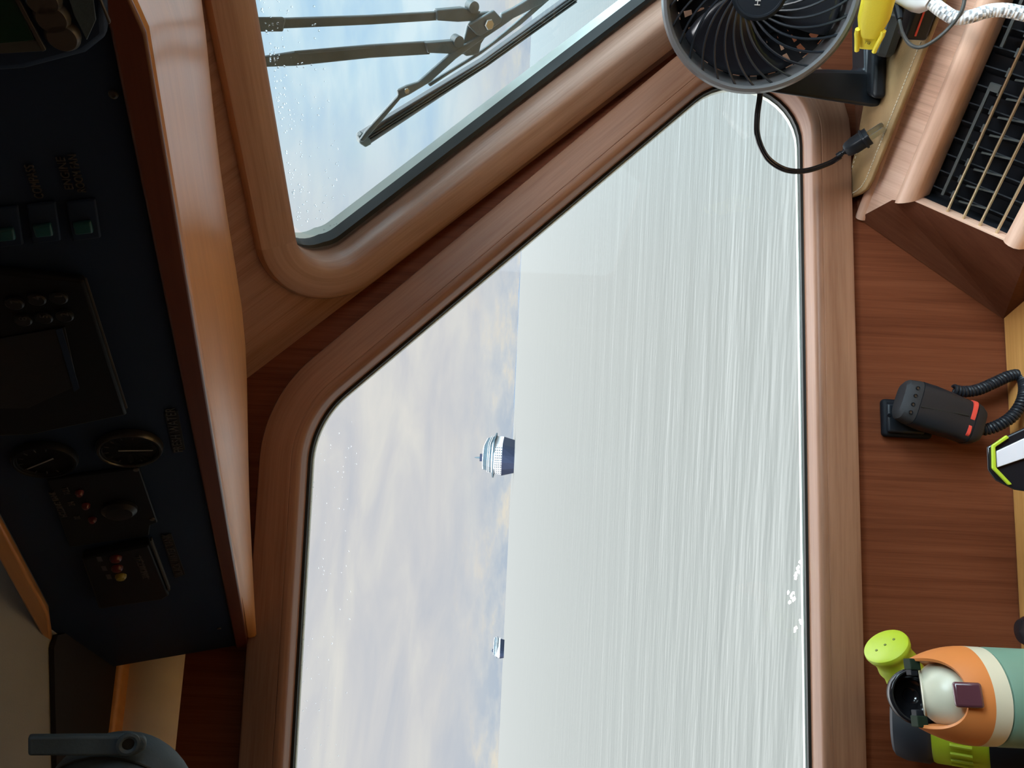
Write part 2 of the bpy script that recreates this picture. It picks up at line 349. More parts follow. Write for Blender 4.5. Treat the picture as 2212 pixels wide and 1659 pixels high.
def poly_with_hole(mb, outer, hole, pl, U, Vv, th):
    # wall sheet between outer and hole, both given in 2-D, as a slab
    bm = bmesh.new()
    def loop(ps):
        vs = [bm.verts.new((x, y, 0)) for x, y in ps]; return [bm.edges.new((vs[i], vs[(i + 1) % len(vs)])) for i in range(len(vs))]
    es = loop(outer) + (loop(hole) if hole else [])
    bmesh.ops.triangle_fill(bm, use_beauty=True, use_dissolve=False, edges=es)
    bm.verts.index_update(); vs = [(v.co.x, v.co.y) for v in bm.verts]; fs = [[v.index for v in f.verts] for f in bm.faces]; bm.free()
    n = len(vs); mb.add([to3(pl, U, Vv, q) for q in vs], fs); mb.add([to3(pl, U, Vv, q, -th) for q in vs], [f[::-1] for f in fs])
    lo = [outer] + ([hole] if hole else [])
    for ps in lo:
        k = len(ps); mb.add([to3(pl, U, Vv, q) for q in ps] + [to3(pl, U, Vv, q, -th) for q in ps], [(i, (i + 1) % k, k + (i + 1) % k, k + i) for i in range(k)])
    return mb

# ---- side window (port)
VZ = V((0, 0, 1)); gA = lambda x, y: to2(A_glass, U_A, VZ, A_glass.hit(x, y))
tl1, tl2 = gA(628, 1640), gA(668, 960); dg1, dg2 = gA(830, 775), gA(1440, 262); bt1, bt2 = gA(1737, 620), gA(1752, 1620)
K_top = isect(tl1, tl2, dg1, dg2); K_bot = isect(dg1, dg2, bt1, bt2)
eL = -0.86
zt = tl2[1] + (tl1[1] - tl2[1]) / (tl1[0] - tl2[0]) * (eL - tl2[0]); zb = bt1[1] + (bt2[1] - bt1[1]) / (bt2[0] - bt1[0]) * (eL - bt1[0])
open_A = fillet([(eL, zb), K_bot, K_top, (eL, zt)], [.06, .205, .055, .06])
frame_prof = [(.0, -.004), (.0, .031), (.0012, .0348), (.004, .0372), (.0065, .038), (.0105, .038), (.0110, .0374), (.0118, .0374), (.0123, .038), (.047, .038), (.0505, .0365), (.052, .033), (.052, .012)]
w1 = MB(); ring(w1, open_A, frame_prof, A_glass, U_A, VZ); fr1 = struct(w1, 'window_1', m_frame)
gk = MB(); ring(gk, open_A, [(.001, .001), (-.0035, .001), (-.0035, -.006), (.001, -.006)], A_glass, U_A, VZ); gk.obj('gasket', m_gasket, fr1)
pn = MB(); pn.add([to3(A_glass, U_A, VZ, q, -.003) for q in open_A], [list(range(len(open_A)))]); pane_A = pn.obj('pane', g_side, fr1, smooth=False)
fl = MB(); ring(fl, open_A, [(-.0035, -.006), (-.005, -.006), (-.005, -.012), (.02, -.012)], A_glass, U_A, VZ); fl.obj('outer_flange', m_flange, fr1)
# wall panel round it
crz = lambda z: c1 + pd * ((z - c1.z) / pd.z)
CEIL = .455; FLOOR = -ZC; COUNTER = -.626
a2 = lambda p: to2(A_wall, U_A, VZ, p)
oA = [(-1.45, FLOOR), (a2(crz(-1.0))[0] + .0, FLOOR), a2(crz(-.9)), a2(crz(CEIL)), (-1.45, CEIL)]
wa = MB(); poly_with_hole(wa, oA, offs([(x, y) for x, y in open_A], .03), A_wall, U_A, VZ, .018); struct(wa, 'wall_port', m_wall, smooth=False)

# ---- windscreen panel
fB = lambda x, y: to2(B_face, U_B, V_B, B_face.hit(x, y))
bt_1, bt_2 = fB(550, 0), fB(640, 530); bd1, bd2 = fB(800, 545), fB(1385, 92)
# widen the opening a little towards the post: the moulding's roll hides its true edge
KB_top = isect(bt_1, bt_2, bd1, bd2)
dirt = V((bt_1[0] - bt_2[0], bt_1[1] - bt_2[1])).normalized(); dird = V((bd2[0] - bd1[0], bd2[1] - bd1[1])).normalized()
zB = lambda q: to3(B_face, U_B, V_B, q).z
KB_bot = (V(KB_top) + dird * ((zB(KB_top) + .39) / -((to3(B_face, U_B, V_B, (KB_top[0] + dird.x, KB_top[1] + dird.y)).z) - zB(KB_top))))
KB_tr = V(KB_top) + dirt * .62; KB_br = V(KB_bot) + V((1, 0)) * .25
open_B = fillet([KB_top, tuple(KB_bot), tuple(KB_br), tuple(KB_tr)], [.085, .05, .06, .06])
DB = .062
profB = [(-.010, -DB), (-.004, -.018), (-.0025, -.006), (.001, -.002), (.006, .0), (.034, .0), (.0395, -.0015), (.043, -.006), (.044, -.012), (.044, -.02)]
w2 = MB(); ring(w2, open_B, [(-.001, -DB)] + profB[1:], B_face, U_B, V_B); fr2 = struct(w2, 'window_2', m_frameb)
topn = V((-dirt.y, dirt.x)); topn = topn if topn.dot(V(KB_bot) - V(KB_top)) > 0 else -topn
facB = [max(.15, min(1, (V(q) - V(KB_top)).dot(topn) / .045)) for q in open_B]
def ringf(mb, poly, prof, pl, U, Vv, fac):
    rows = []
    for w, n in prof:
        o_ = offs(poly, w); rows.append([to3(pl, U, Vv, (p[0] + (q[0] - p[0]) * f, p[1] + (q[1] - p[1]) * f), n) for p, q, f in zip(poly, o_, fac)])
    return mb.grid([list(r) for r in zip(*rows)], close=True)
g2 = MB(); ringf(g2, open_B, [(-.008, -DB + .014), (-.013, -DB + .012), (-.016, -DB - .004), (-.008, -DB - .005)], B_face, U_B, V_B, facB); g2.obj('gasket', m_gasket, fr2)
f2 = MB(); ringf(f2, open_B, [(-.0155, -DB - .0045), (-.018, -DB - .019), (.03, -DB - .022)], B_face, U_B, V_B, facB); f2.obj('outer_flange', m_flange, fr2)
p2 = MB(); p2.add([to3(B_face, U_B, V_B, q, -DB - .004) for q in offs(open_B, -.015)], [list(range(len(open_B)))]); p2.obj('pane', g_front, fr2, smooth=False)
b2 = lambda p: to2(B_wall, U_B, V_B, p)
cT = b2(crz(CEIL)); cBm = b2(crz(-.50))
oB = [cT, cBm, (cBm[0] + .62, cBm[1]), (cT[0] + 1.0, cT[1])]
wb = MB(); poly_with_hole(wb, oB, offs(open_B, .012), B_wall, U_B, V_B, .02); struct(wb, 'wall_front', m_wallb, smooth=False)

# ------------------------------------------------------------------ overhead console
E1 = V((-.335, .95, .316)); nP = V((-.75, -.53, -.26))
mm_ = (ray(300, 0)).cross(ray(535, 1390)); E1 = A_wall.hit(535, 1390) + N_A * .001
eP = nP.cross(mm_).normalized(); eP = -eP if eP.x < 0 else eP          # forward-right along the lower edge
nP.normalize(); P_con = Plane(E1, nP); uP = nP.cross(eP); uP = uP if uP.z > 0 else -uP
def con(x, y, d=0): return P_con.off(d).hit(x, y)
E2 = con(300, 0) + eP * .12
lipw = .012
base_c = tuple(con(200, 800))
console = thing('overhead_console', 'navy black overhead instrument console with a dark wood lip, hung under the grey headliner', 'console', base_c)
q = [E1 + uP * lipw, con(311, 62) + uP * lipw, con(283, 0) + uP * lipw * .8, con(246, -80), con(-400, -160), con(-400, 240), con(-60, 996), con(105, 1307), con(112, 1372), con(215, 1445), con(330, 1425)]
mb = MB(); mb.prism(q, nP * -.02); mb.obj('instrument_panel', m_navy, console, smooth=False)
mb = MB(); mb.prism([E1 - uP * .001, con(311, 62) - uP * .001, con(283, 0) - uP * .001, con(246, -80), con(240, -80) + uP * lipw, con(283, 0) + uP * lipw, con(311, 62) + uP * (lipw + .001), E1 + uP * (lipw + .001)], nP * .004); mb.obj('edge_lip', m_trimdark, console, bevel=.0015)
# soffit under the console, back to the window walls
EC = con(311, 62); fr = [E1.lerp(EC, i / 22) for i in range(23)] + [con(297, 31), con(283, 0), con(265, -40), con(246, -80)]
def rear(y):
    tab = [(-130, 424), (0, 432), (150, 446), (330, 466), (500, 492), (640, 518), (720, 527), (790, 531), (900, 531.5), (1100, 532), (1390, 535)]
    for (a, xa), (b, xb) in zip(tab, tab[1:]):
        if a <= y <= b: return xa + (xb - xa) * (y - a) / (b - a)
    return 424
def pix(p):
    d = V((p.dot(camD), p.dot(camR), p.dot(fwd))); return CX + d.x / d.z * F, CY - d.y / d.z * F
rows = []
for p in fr:
    _, y = pix(p); y = max(min(y, 1390), -120); x = rear(y)
    a = A_wall.hit(x, y); b = B_wall.hit(x, y); r = a if a.y < b.y else b
    n_ = (r - p)
    rows.append([p - nP * .0 , p - uP * .002 - nP * .002] + [p + n_ * t - VZ * (.012 * math.sin(math.pi * t)) for t in (.06, .15, .3, .45, .6, .75, .9, 1.0)])
mb = MB(); mb.grid(rows); sof = mb.obj('soffit', m_soffit, console)
# instruments
m_needle = plain('needle_grey', (.25, .25, .24), .6); m_bez = plain('worn_bezel', (.07, .07, .066), .3, metal=.7)
def plate(name, pts, d, th, mat, parent, bevel=.0012, label=None):
    mb = MB(); mb.prism([con(x, y, d) for x, y in pts], nP * th); return mb.obj(name, mat, parent, bevel=bevel, label=label)
def disc(name, x, y, r, prof, mat, parent, d=0, label=None):
    mb = MB(); mb.lathe([(r * a, h) for a, h in prof], con(x, y, d), nP, 40); return mb.obj(name, mat, parent, label=label)
# chart plotter, top left corner of the photo
cp = plate('marine_display', [(-120, -160), (232, -60), (236, 48), (190, 84), (60, 118), (-120, 130)], .001, .012, m_navy, console, .003, 'dark display unit with a green screen')
plate('screen', [(-110, -110), (28, -20), (76, 84), (-110, 104)], .014, .001, m_screen, cp, .0003)
plate('bezel', [(24, -22), (34, -22), (101, 104), (92, 108)], .014, .0016, m_silver, cp, .0003)
plate('bezel', [(-110, 95), (85, 84), (92, 108), (-110, 120)], .014, .001, m_grey, cp, .0003)
plate('side_trim', [(145, -20), (200, -20), (208, 40), (188, 84), (160, 30)], .014, .0012, m_slate, cp, .0003)
plate('side_trim', [(212, -10), (217, -10), (240, 44), (235, 48)], .0135, .002, m_silver, cp, .0003)
for x, y in ((136, 72), (113, 32), (94, -6)):
    b_ = disc('button', x, y, .0066, [(0, .004), (.8, .004), (1, .002), (1, 0)][::-1], m_silver, cp, .013)
# rocker switches
for i, (x, y, lab) in enumerate(((181, 487, 'teal rocker switch nearest the wooden lip'), (95, 493, 'teal rocker switch in the middle'), (14, 502, 'dim teal rocker switch farthest from the lip'))):
    s_ = plate('rocker_switch', [(x - 38, y - 55), (x + 26, y - 62), (x + 38, y + 22), (x - 24, y + 30)], .0005, .002, m_navy, console, label=lab)
    plate('rocker', [(x - 25, y - 10), (x + 16, y - 16), (x + 22, y + 10), (x - 18, y + 14)], .002, .003, m_teal, s_)
    o_ = con(x - 22, y - 105, .0008); r_ = (con(x - 42, y - 160) - con(x - 10, y - 60))
    if i == 0:
        text('ENGINE', .0055, con(x - 40, y - 112, .0009), eP, uP, m_print, s_, label='faint grey engraved lettering', xs=1)
        text('ROOM FAN', .0055, con(x - 14, y - 112, .0009), eP, uP, m_print, s_, label='faint grey engraved lettering', xs=.8)
    elif i == 1: text('COMPASS', .0058, con(x - 20, y - 100, .0009), eP, uP, m_print, s_, label='faint grey engraved lettering', xs=.8)
# radio / instrument with buttons
rd = plate('radio_unit', [(-90, 560), (183, 590), (276, 882), (70, 925), (-90, 930)], .001, .006, m_inst, console, .002, 'glossy black unit with buttons and display')
plate('edge_strip', [(183, 600), (187, 599), (276, 880), (272, 882)], .0072, .0006, m_silver, rd, .0001)  # thin silver strip drawn for the highlight along the edge
plate('display', [(-60, 740), (140, 705), (168, 830), (60, 880), (-60, 880)], .0072, .0008, m_black, rd, .0002)
plate('display_glare_bar', [(120, 712), (134, 708), (172, 838), (160, 846)], .0082, .0004, m_navy, rd, .0002)
for j, (x, y) in enumerate(((32, 652), (80, 643), (127, 640), (50, 688), (95, 683), (140, 679))):
    b_ = disc('button', x, y, .0046, [(1, 0), (1, .0018), (.8, .0025), (0, .0025)], m_black, rd, .007)
    text('741852'[j], .0055, con(x, y, .0099), eP, uP, m_print, rd, label='faint grey digit')
# gauges
def gauge(x, y, r, lab, ang):
    g = disc('round_gauge', x, y, r, [(1, 0), (1, .004), (.93, .0055), (.86, .0055), (.84, .004), (0, .004)], m_inst, console, .0005, lab)
    disc('bezel', x, y, r, [(1.04, .001), (1.05, .004), (.99, .0065), (.93, .0065), (.90, .005), (.94, .004)], m_bez if r > .0205 else m_inst, g, .0005)
    c = con(x, y, .0005) + nP * .0048; d = eP * math.cos(ang) + uP * math.sin(ang); s = nP.cross(d)
    mb = MB(); mb.prism([c - d * r * .35 - s * .0006, c + d * r * .72 - s * .0004, c + d * r * .72 + s * .0004, c - d * r * .35 + s * .0006], nP * .0005); mb.obj('needle', m_needle, g)
    mb = MB()
    for k in range(9):
        a = math.radians(200 - k * 27); e = eP * math.cos(a) + uP * math.sin(a); f_ = nP.cross(e)
        mb.prism([c + e * r * .66 - f_ * .0003, c + e * r * .8 - f_ * .0003, c + e * r * .8 + f_ * .0003, c + e * r * .66 + f_ * .0003], nP * .0003)
    mb.obj('dial_marks', m_print, g)
    return g
gauge(281, 961, .0212, 'silver rimmed gauge beside the FRESH WATER label', math.radians(262))
gauge(98, 985, .0200, 'almost black gauge beside the silver rimmed one', math.radians(120))
def label_strip(name, pts, s, c, size, xs, lab):
    t = plate(name, pts, .0006, .0004, m_black, console, .0001, lab)
    r_ = con(c[0] + 10, c[1] - 0) - con(*c)
    d = con((pts[0][0] + pts[1][0]) / 2, (pts[0][1] + pts[1][1]) / 2) - con((pts[2][0] + pts[3][0]) / 2, (pts[2][1] + pts[3][1]) / 2)
    text(s, size, con(c[0], c[1], .0012), d, uP, m_print, t, xs=xs, label='embossed pale capital letters', depth=.0002)
label_strip('label_tape', [(355, 891), (384, 886), (400, 970), (374, 978)], 'FRESH WATER', (378, 931), .0092, .98, 'black embossing tape reading FRESH WATER')
label_strip('label_tape', [(348, 1158), (370, 1152), (400, 1240), (378, 1248)], 'BLACK WATER TANK', (374, 1200), .0092, .98, 'black embossing tape reading BLACK WATER TANK')
# two tank panels
tk = plate('lamp_panel', [(102, 1030), (300, 1004), (341, 1122), (325, 1128), (322, 1150), (150, 1176)], .0008, .003, m_inst, console, .001, 'square black panel with a knob and three dim red lamps')
disc('knob', 258, 1098, .013, [(1, 0), (1, .003), (.75, .006), (0, .0065)], m_black, tk, .0038)
for x, y in ((172, 1062), (186, 1090), (200, 1120)):
    disc('indicator', x, y, .003, [(1, 0), (1, .002), (.6, .004), (0, .0045)], m_redlamp, tk, .0038)
for x, y in ((294, 1014), (329, 1121)): disc('screw', x, y, .0022, [(1, 0), (.9, .0008), (0, .001)], m_silver, tk, .0038)
text('FULL', .006, con(143, 1060, .0042), eP, uP, m_print, tk, xs=.8, label='faint grey lettering')
text('3/4', .006, con(155, 1088, .0042), eP, uP, m_print, tk, xs=.8, label='faint grey lettering')
text('1/2', .006, con(167, 1118, .0042), eP, uP, m_print, tk, xs=.8, label='faint grey lettering')
text('HOLDING TANK', .006, con(126, 1090, .0042), eP, uP, m_print, tk, xs=.9, label='faint grey lettering')
tm = plate('tank_monitor', [(178, 1188), (322, 1158), (366, 1268), (352, 1277), (215, 1297)], .0008, .009, m_inst, console, .002, 'black box with red and yellow lamps')
plate('edge_highlight_rib', [(324, 1160), (328, 1159), (368, 1266), (364, 1270)], .006, .004, m_grey, tm, .0003)
for x, y, m in ((250, 1204, m_redlamp), (253, 1225, m_redlamp), (261, 1243, m_gold)):
    disc('indicator', x, y, .0048, [(1, 0), (1, .002), (.75, .004), (0, .0045)], m, tm, .0098)
text('TANKWATCH 1', .008, con(308, 1226, .0101), eP, uP, m_print, tm, xs=.8, label='faint grey underlined lettering')
plate('underline', [(300, 1199), (302, 1199), (322, 1250), (320, 1250)], .0098, .0004, m_print, tm, .0001)
for x, y in ((216, 1208), (226, 1228), (236, 1246)): plate('legend', [(x - 8, y - 5), (x + 2, y - 6), (x + 6, y + 4), (x - 4, y + 5)], .0098, .0003, m_print, tm, .0001)
for x, y, lab in ((473, 1357, 'small steel screw in the outboard lower corner of the console panel'), (245, 203, 'small steel screw between the marine display and the rocker switches')):
    mb = MB(); mb.lathe([(.0022, 0), (.002, .001), (.001, .0014), (.001, .0008), (0, .0008)], con(x, y, .0001), nP, 20)
    mb.obj('screw', m_silver, console)

# ------------------------------------------------------------------ ceiling and valance
cz = zplane(CEIL)
# headliner with an unseen opening added to let skylight onto the dash
mb = MB(); poly_with_hole(mb, [(-1.5, -1.35), (1.0, -1.35), (1.0, 1.05), (-1.5, 1.05)], fillet([(.32, -.12), (.68, -.12), (.68, .22), (.32, .22)], [.05] * 4), Plane((0, 0, CEIL), (0, 0, -1)), V((1, 0, 0)), V((0, 1, 0)), .03); struct(mb, 'ceiling', m_liner, smooth=False)
# wooden batten between console and headliner
plate('batten', [(-60, 995), (105, 1307), (114, 1372), (102, 1374), (64, 1307), (-60, 1078)], .0005, .008, m_soffit, console, .002, 'reddish wooden batten along the upper edge')
# dark overhead board outboard, then nosing and cream valance against the wall
zc1 = .40
aL = V((-1.4, 0, 0))
def wl(s, z, n=0): return A_wall.p + U_A * s + VZ * z + N_A * (n + .0005)
ov = [cz.hit(104, 1400), cz.hit(112, 1372), A_wall.hit(275, 1330), wl(-.60, CEIL), wl(-1.45, CEIL), V((-1.45, .55, CEIL)), cz.hit(110, 1659)]
ov2 = [V((p.x, p.y, CEIL - .006)) for p in ov]
mb = MB(); mb.prism(ov2, V((0, 0, .005))); struct(mb, 'trim_1', plain('black_overhead_board', (.008, .006, .006), .7), smooth=False)
zA, zB_ = A_wall.hit(272, 1372).z, A_wall.hit(322, 1440).z
va = [];
for s0 in (-.30 - .05 * k for k in range(0, 24)):
    va.append([wl(s0, CEIL - .012 + 0, .012), wl(s0, CEIL - .03, .016), wl(s0, CEIL - .05, .014), wl(s0, CEIL - .066, .008), wl(s0, CEIL - .072, .0)])
mb = MB(); mb.grid(va); struct(mb, 'trim_2', m_creamvinyl)
mb = MB(); mb.prism([wl(-.26, CEIL - .012, 0), wl(-.26, CEIL - .012, .030), wl(-.26, CEIL - .002, .034), wl(-.26, CEIL - .002, 0)], -U_A * 1.15); struct(mb, 'trim_3', m_soffit, bevel=.004)

# cabin round the camera
m_floor = wood('teak_sole', (.30, .18, .10), (.40, .26, .16), (.48, .33, .21), g=(1, 0, 0))
mb = MB(); mb.prism([V((-1.5, 1.05, FLOOR)), V((1.2, 1.2, FLOOR)), V((1.2, -1.35, FLOOR)), V((-1.5, -1.35, FLOOR))], V((0, 0, -.04))); struct(mb, 'floor', m_floor, smooth=False)
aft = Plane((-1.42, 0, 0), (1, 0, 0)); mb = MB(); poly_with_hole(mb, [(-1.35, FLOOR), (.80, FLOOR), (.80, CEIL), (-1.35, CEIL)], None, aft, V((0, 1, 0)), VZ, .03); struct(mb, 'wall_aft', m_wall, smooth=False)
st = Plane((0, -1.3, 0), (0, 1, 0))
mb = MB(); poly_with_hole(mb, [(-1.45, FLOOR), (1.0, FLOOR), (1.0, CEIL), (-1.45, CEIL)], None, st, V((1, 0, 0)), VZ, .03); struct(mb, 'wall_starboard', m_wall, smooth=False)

bowp = Plane((1.0, 0, 0), (-1, 0, 0))
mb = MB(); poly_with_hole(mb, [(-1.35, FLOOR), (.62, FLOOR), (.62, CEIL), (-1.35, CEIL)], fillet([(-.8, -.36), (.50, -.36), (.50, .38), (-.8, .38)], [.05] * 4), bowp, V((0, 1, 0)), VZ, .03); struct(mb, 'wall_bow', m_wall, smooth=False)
# ------------------------------------------------------------------ counter and dash
ct = [wl(.22, COUNTER, 0), wl(-1.4, COUNTER, 0), V((-1.4, .30, COUNTER)), V((.20, .30, COUNTER)), V((.50, .62, COUNTER))]
mb = MB(); mb.prism(ct, V((0, 0, -.03))); counter = tag(mb.obj('countertop', m_counter, bevel=.003, base=V((-.4, .6, COUNTER))), 'honey coloured wooden countertop below the side window', 'countertop')
C0 = A_wall.hit(1853, 472) + N_A * .001; ah = V((.745, -.667, 0)).normalized(); qh = V((-.667, -.745, 0)).normalized()
C0 = V((C0.x, C0.y, C0.z)); TH = math.radians(40); dV = qh * math.cos(TH) - VZ * math.sin(TH); nV = VZ * math.cos(TH) + qh * math.sin(TH)
P_v = Plane(C0, nV)
LV = .20
Wp = A_wall.hit(2175, 690) + N_A * .001; Wp.z = COUNTER
DL = .78
dash = thing('dashboard', 'pinkish brown wooden dashboard with a sloping face holding a black vent', 'dashboard', (C0.x, C0.y, COUNTER))
Vb = C0 + dV * LV
# top board back to the windows
topz = C0.z
cornerp = crz(topz); tp = [C0 + VZ * 0, C0 + ah * DL, B_wall.p + (cornerp - B_wall.p) + tb * .60, cornerp]
tp = [V((p.x, p.y, topz)) for p in tp]
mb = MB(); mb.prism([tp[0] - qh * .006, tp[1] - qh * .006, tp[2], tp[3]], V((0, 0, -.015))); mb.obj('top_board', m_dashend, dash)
# sloping face with opening
v_open = [P_v.hit(1977, 431), P_v.hit(2167, -20), P_v.hit(2167, -20) + dV * .135, P_v.hit(1977, 431) + dV * .135]
o2 = lambda p: to2(P_v, ah, dV, p)
op = [o2(P_v.hit(1980, 433)), ]
ox0, oy0 = op[0]; oh = o2(P_v.hit(2166, 522))[1] - oy0
hole = [(ox0, oy0), (ox0 + .36, oy0), (ox0 + .36, oy0 + oh), (ox0, oy0 + oh)]
u0 = ox0 - .002; mM = o2(P_v.hit(1927, 432))
mb = MB(); poly_with_hole(mb, [(0, 0), (DL, 0), (DL, LV), (u0, LV), (u0, oy0 - .002), mM], hole, P_v, ah, dV, .015)
mb.obj('sloping_face', m_dashx, dash, smooth=False)
# rounded nosing along the top edge and the left end
mb = MB(); mb.tube([C0 + ah * t * DL - nV * .006 - qh * -.002 for t in (0, .25, .5, .75, 1)], .0075, 16); mb.obj('nosing', m_dash, dash)
# end wedge down to the counter
Vb = Vb + ah * u0; bot = V((Vb.x, Vb.y, COUNTER))
mb = MB(); mb.add([C0, to3(P_v, ah, dV, mM), to3(P_v, ah, dV, (u0, oy0 - .002)), Vb, bot, Wp], [(0, 1, 5), (1, 2, 5), (2, 3, 5), (3, 4, 5)]); mb.add([Vb, bot, bot + ah * DL, Vb + ah * DL], [(0, 1, 2, 3)])
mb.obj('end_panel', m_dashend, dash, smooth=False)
# raised moulding round the vent
fo = offs(hole, .024)
prv = [(-.001, -.028), (0, .0), (.0015, .005), (.005, .0085), (.010, .0105), (.016, .0105), (.021, .007), (.024, .0005)]
mb = MB(); ox1, oy1 = hole[2]; rows = [[to3(P_v, ah, dV, qq, n) for qq in ((ox0 - max(w, 0) * .5, oy0 - w), (ox1 + w, oy0 - w), (ox1 + w, oy1 + w), (ox0 - max(w, 0) * .05, oy1 + w))] for w, n in prv]; mb.grid([list(r) for r in zip(*rows)]); mb.obj('vent_moulding', m_dash, dash)
# vent
mb = MB(); b_in = [to3(P_v, ah, dV, h, -.034) for h in hole]
mb.prism(b_in, nV * -.004)
for i in range(4):
    a_, b_ = hole[i], hole[(i + 1) % 4]
    mb.add([to3(P_v, ah, dV, a_, -.014), to3(P_v, ah, dV, b_, -.014), to3(P_v, ah, dV, b_, -.034), to3(P_v, ah, dV, a_, -.034)], [(0, 1, 2, 3)])
vt = mb.obj('air_vent', m_black, dash, smooth=False, label='black recessed vent')
for k in range(4):
    yy = oy0 + oh * (.335 + .185 * k); mb = MB(); mb.tube([to3(P_v, ah, dV, (ox0 - .004, yy), -.006), to3(P_v, ah, dV, (ox0 + .364, yy), -.006)], .0017, 10); mb.obj('rod', m_brass, vt)
for k in range(17):
    xx = ox0 + .012 + k * .0205; mb = MB()
    p = to3(P_v, ah, dV, (xx, oy0 + oh * .5), -.024); mb.box(p, (ah * .6 + nV * .8, dV, (ah * .6 + nV * .8).cross(dV)), (.0080, oh * .455, .0007)); mb.obj('louvre', m_blackm, vt)
for k, (yy, x0_, x1_) in enumerate(((.12, .0, .13), (.06, .17, .34))):
    mb = MB(); mb.box(to3(P_v, ah, dV, (ox0 + .014 + (x0_ + x1_) / 2, oy0 + oh * (yy + .08)), -.011), (ah, dV, nV), ((x1_ - x0_) / 2, .0016, .0016))
    mb.box(to3(P_v, ah, dV, (ox0 + .014 + x1_, oy0 + oh * (yy + .12)), -.011), (ah, dV, nV), (.004, .006, .0018)); mb.obj('louvre_link', m_grey, vt)
for k in range(17):
    xx = ox0 + .012 + k * .0205
    mb = MB(); mb.box(to3(P_v, ah, dV, (xx + .006, oy0 + oh * .30), -.0135), (ah, dV, nV), (.0045, .0022, .0012)); mb.box(to3(P_v, ah, dV, (xx + .003, oy0 + oh * .52), -.015), (dV + ah * .15, ah, nV), (.016, .0009, .001)); mb.obj('louvre_clip', m_grey, vt)

# ------------------------------------------------------------------ leather mat
mz = zplane(topz + .012)
mpts = [(1816, 433), (1832, 429), (1856, 419), (1869, 409), (1880, 390), (2031, 14), (2060, -60)]
right = [mz.hit(x, y) for x, y in mpts]
mat_poly = right + [right[-1] - qh * .17, mz.hit(1862, 240), mz.hit(1846, 330)]
mat = thing('leather_mat', 'tan leather mat with cream stitching lying on the dashboard under the desk fan', 'mat', tuple(mz.hit(1880, 300)))
mb = MB(); mb.prism(mat_poly, V((0, 0, -.005))); mb.obj('leather', m_leather, mat, bevel=.0015)
def stitches(line, gap=.0042, ln=.0028):
    mb = MB(); pts = [V(p) for p in line]; acc = 0
    for a, b in zip(pts, pts[1:]):
        L_ = (b - a).length; d = (b - a).normalized(); t = acc
        while t < L_:
            c = a + d * t; mb.box(c + VZ * .0004, (d, d.cross(VZ), VZ), (ln / 2, .0005, .0005)); t += gap
        acc = t - L_
    return mb
ins = [mz.hit(x, y) for x, y in ((1823, 426), (1834, 422), (1850, 413), (1861, 404), (1871, 388), (2022, 10), (2050, -60))]
stitches(ins).obj('stitching', m_thread, mat)
stitches([mz.hit(1823, 426), mz.hit(1835, 385), mz.hit(1852, 328)], .006, .003).obj('stitching', m_thread, mat)

# ------------------------------------------------------------------ desk fan
FC = at(1641, -20, .865); FR = .1045
fax = (V((0, 0, 0)) - FC); fax = V((-.33, -.92, .14)).normalized()
fax = (-ray(1645, -20)).normalized()
fax = (fax + V((.0, 0, -.02))).normalized()
fx = V((0, 0, 1)).cross(fax); fx.normalize(); fy = fax.cross(fx)          # fx: viewer's right, fy: up
mat_top = topz + .012
fan = thing('desk_fan', 'black round desk fan with a spiral grille standing on the leather mat', 'fan', (FC.x, FC.y + .02, mat_top))
mb = MB(); mb.lathe([(.98, .0), (1.02, .006), (1.03, .016), (1.0, .024), (.965, .026), (.945, .022), (.94, .012), (.945, .0), (.93, -.02), (.90, -.045), (.92, -.046), (.96, -.02), (.98, 0)], FC, fax, 96, cap=False)
mb.v = [FC + (v - FC) for v in mb.v]
for i, v in enumerate(mb.v):
    d = v - FC; h = d.dot(fax); r = d - fax * h; mb.v[i] = FC + fax * h + r * FR
mb.obj('outer_ring', plain('satin_grey_black', (.15, .155, .16), .34), fan)
mb = MB(); mb.lathe([(FR * .29, .010), (FR * .29, .016), (FR * .26, .0195), (FR * .24, .0195), (FR * .235, .018), (0, .0185)], FC, fax, 64); hub = mb.obj('hub_cap', m_navyfan, fan)
text('Honeywell', .0088, FC + fax * .0190 + fx * .004, fx, fy, m_printw, hub, label='silver grey brand lettering', depth=.0003, name='hub_lettering')
NR = 30
for k in range(NR):
    a0 = 2 * math.pi * k / NR; pts = []
    for j in range(13):
        t = j / 12; r = FR * (.27 + .68 * t); a = a0 + .95 * (t ** .7)
        pts.append(FC + (fx * math.cos(a) + fy * math.sin(a)) * r + fax * (.014 + .006 * math.sin(math.pi * t)))
    mb = MB(); mb.tube(pts, .0014, 6); mb.obj('grille_rib', m_navyfan, fan)
for k in range(3):
    mb = MB(); rows = []
    for j in range(9):
        t = j / 8; r = FR * (.25 + .62 * t); row = []
        for i in range(9):
            s_ = i / 8; a = 2 * math.pi * k / 3 + .35 + (s_ - .5) * (1.35 + .25 * t) + .5 * t
            row.append(FC + (fx * math.cos(a) + fy * math.sin(a)) * r + fax * (-.012 - .02 * (s_ - .5)))
        rows.append(row)
    mb.grid(rows); o = mb.obj('blade', plain('dark_fan_blade', (.014, .016, .022), .25) if k == 0 else bpy.data.materials['dark_fan_blade'], fan); md = o.modifiers.new('s', 'SOLIDIFY'); md.thickness = .0015
mb = MB(); mb.lathe([(.0, -.036), (.028, -.034), (.034, -.05), (.03, -.075), (0, -.08)], FC, fax, 40, cap=False); mb.obj('motor_housing', m_black, fan)
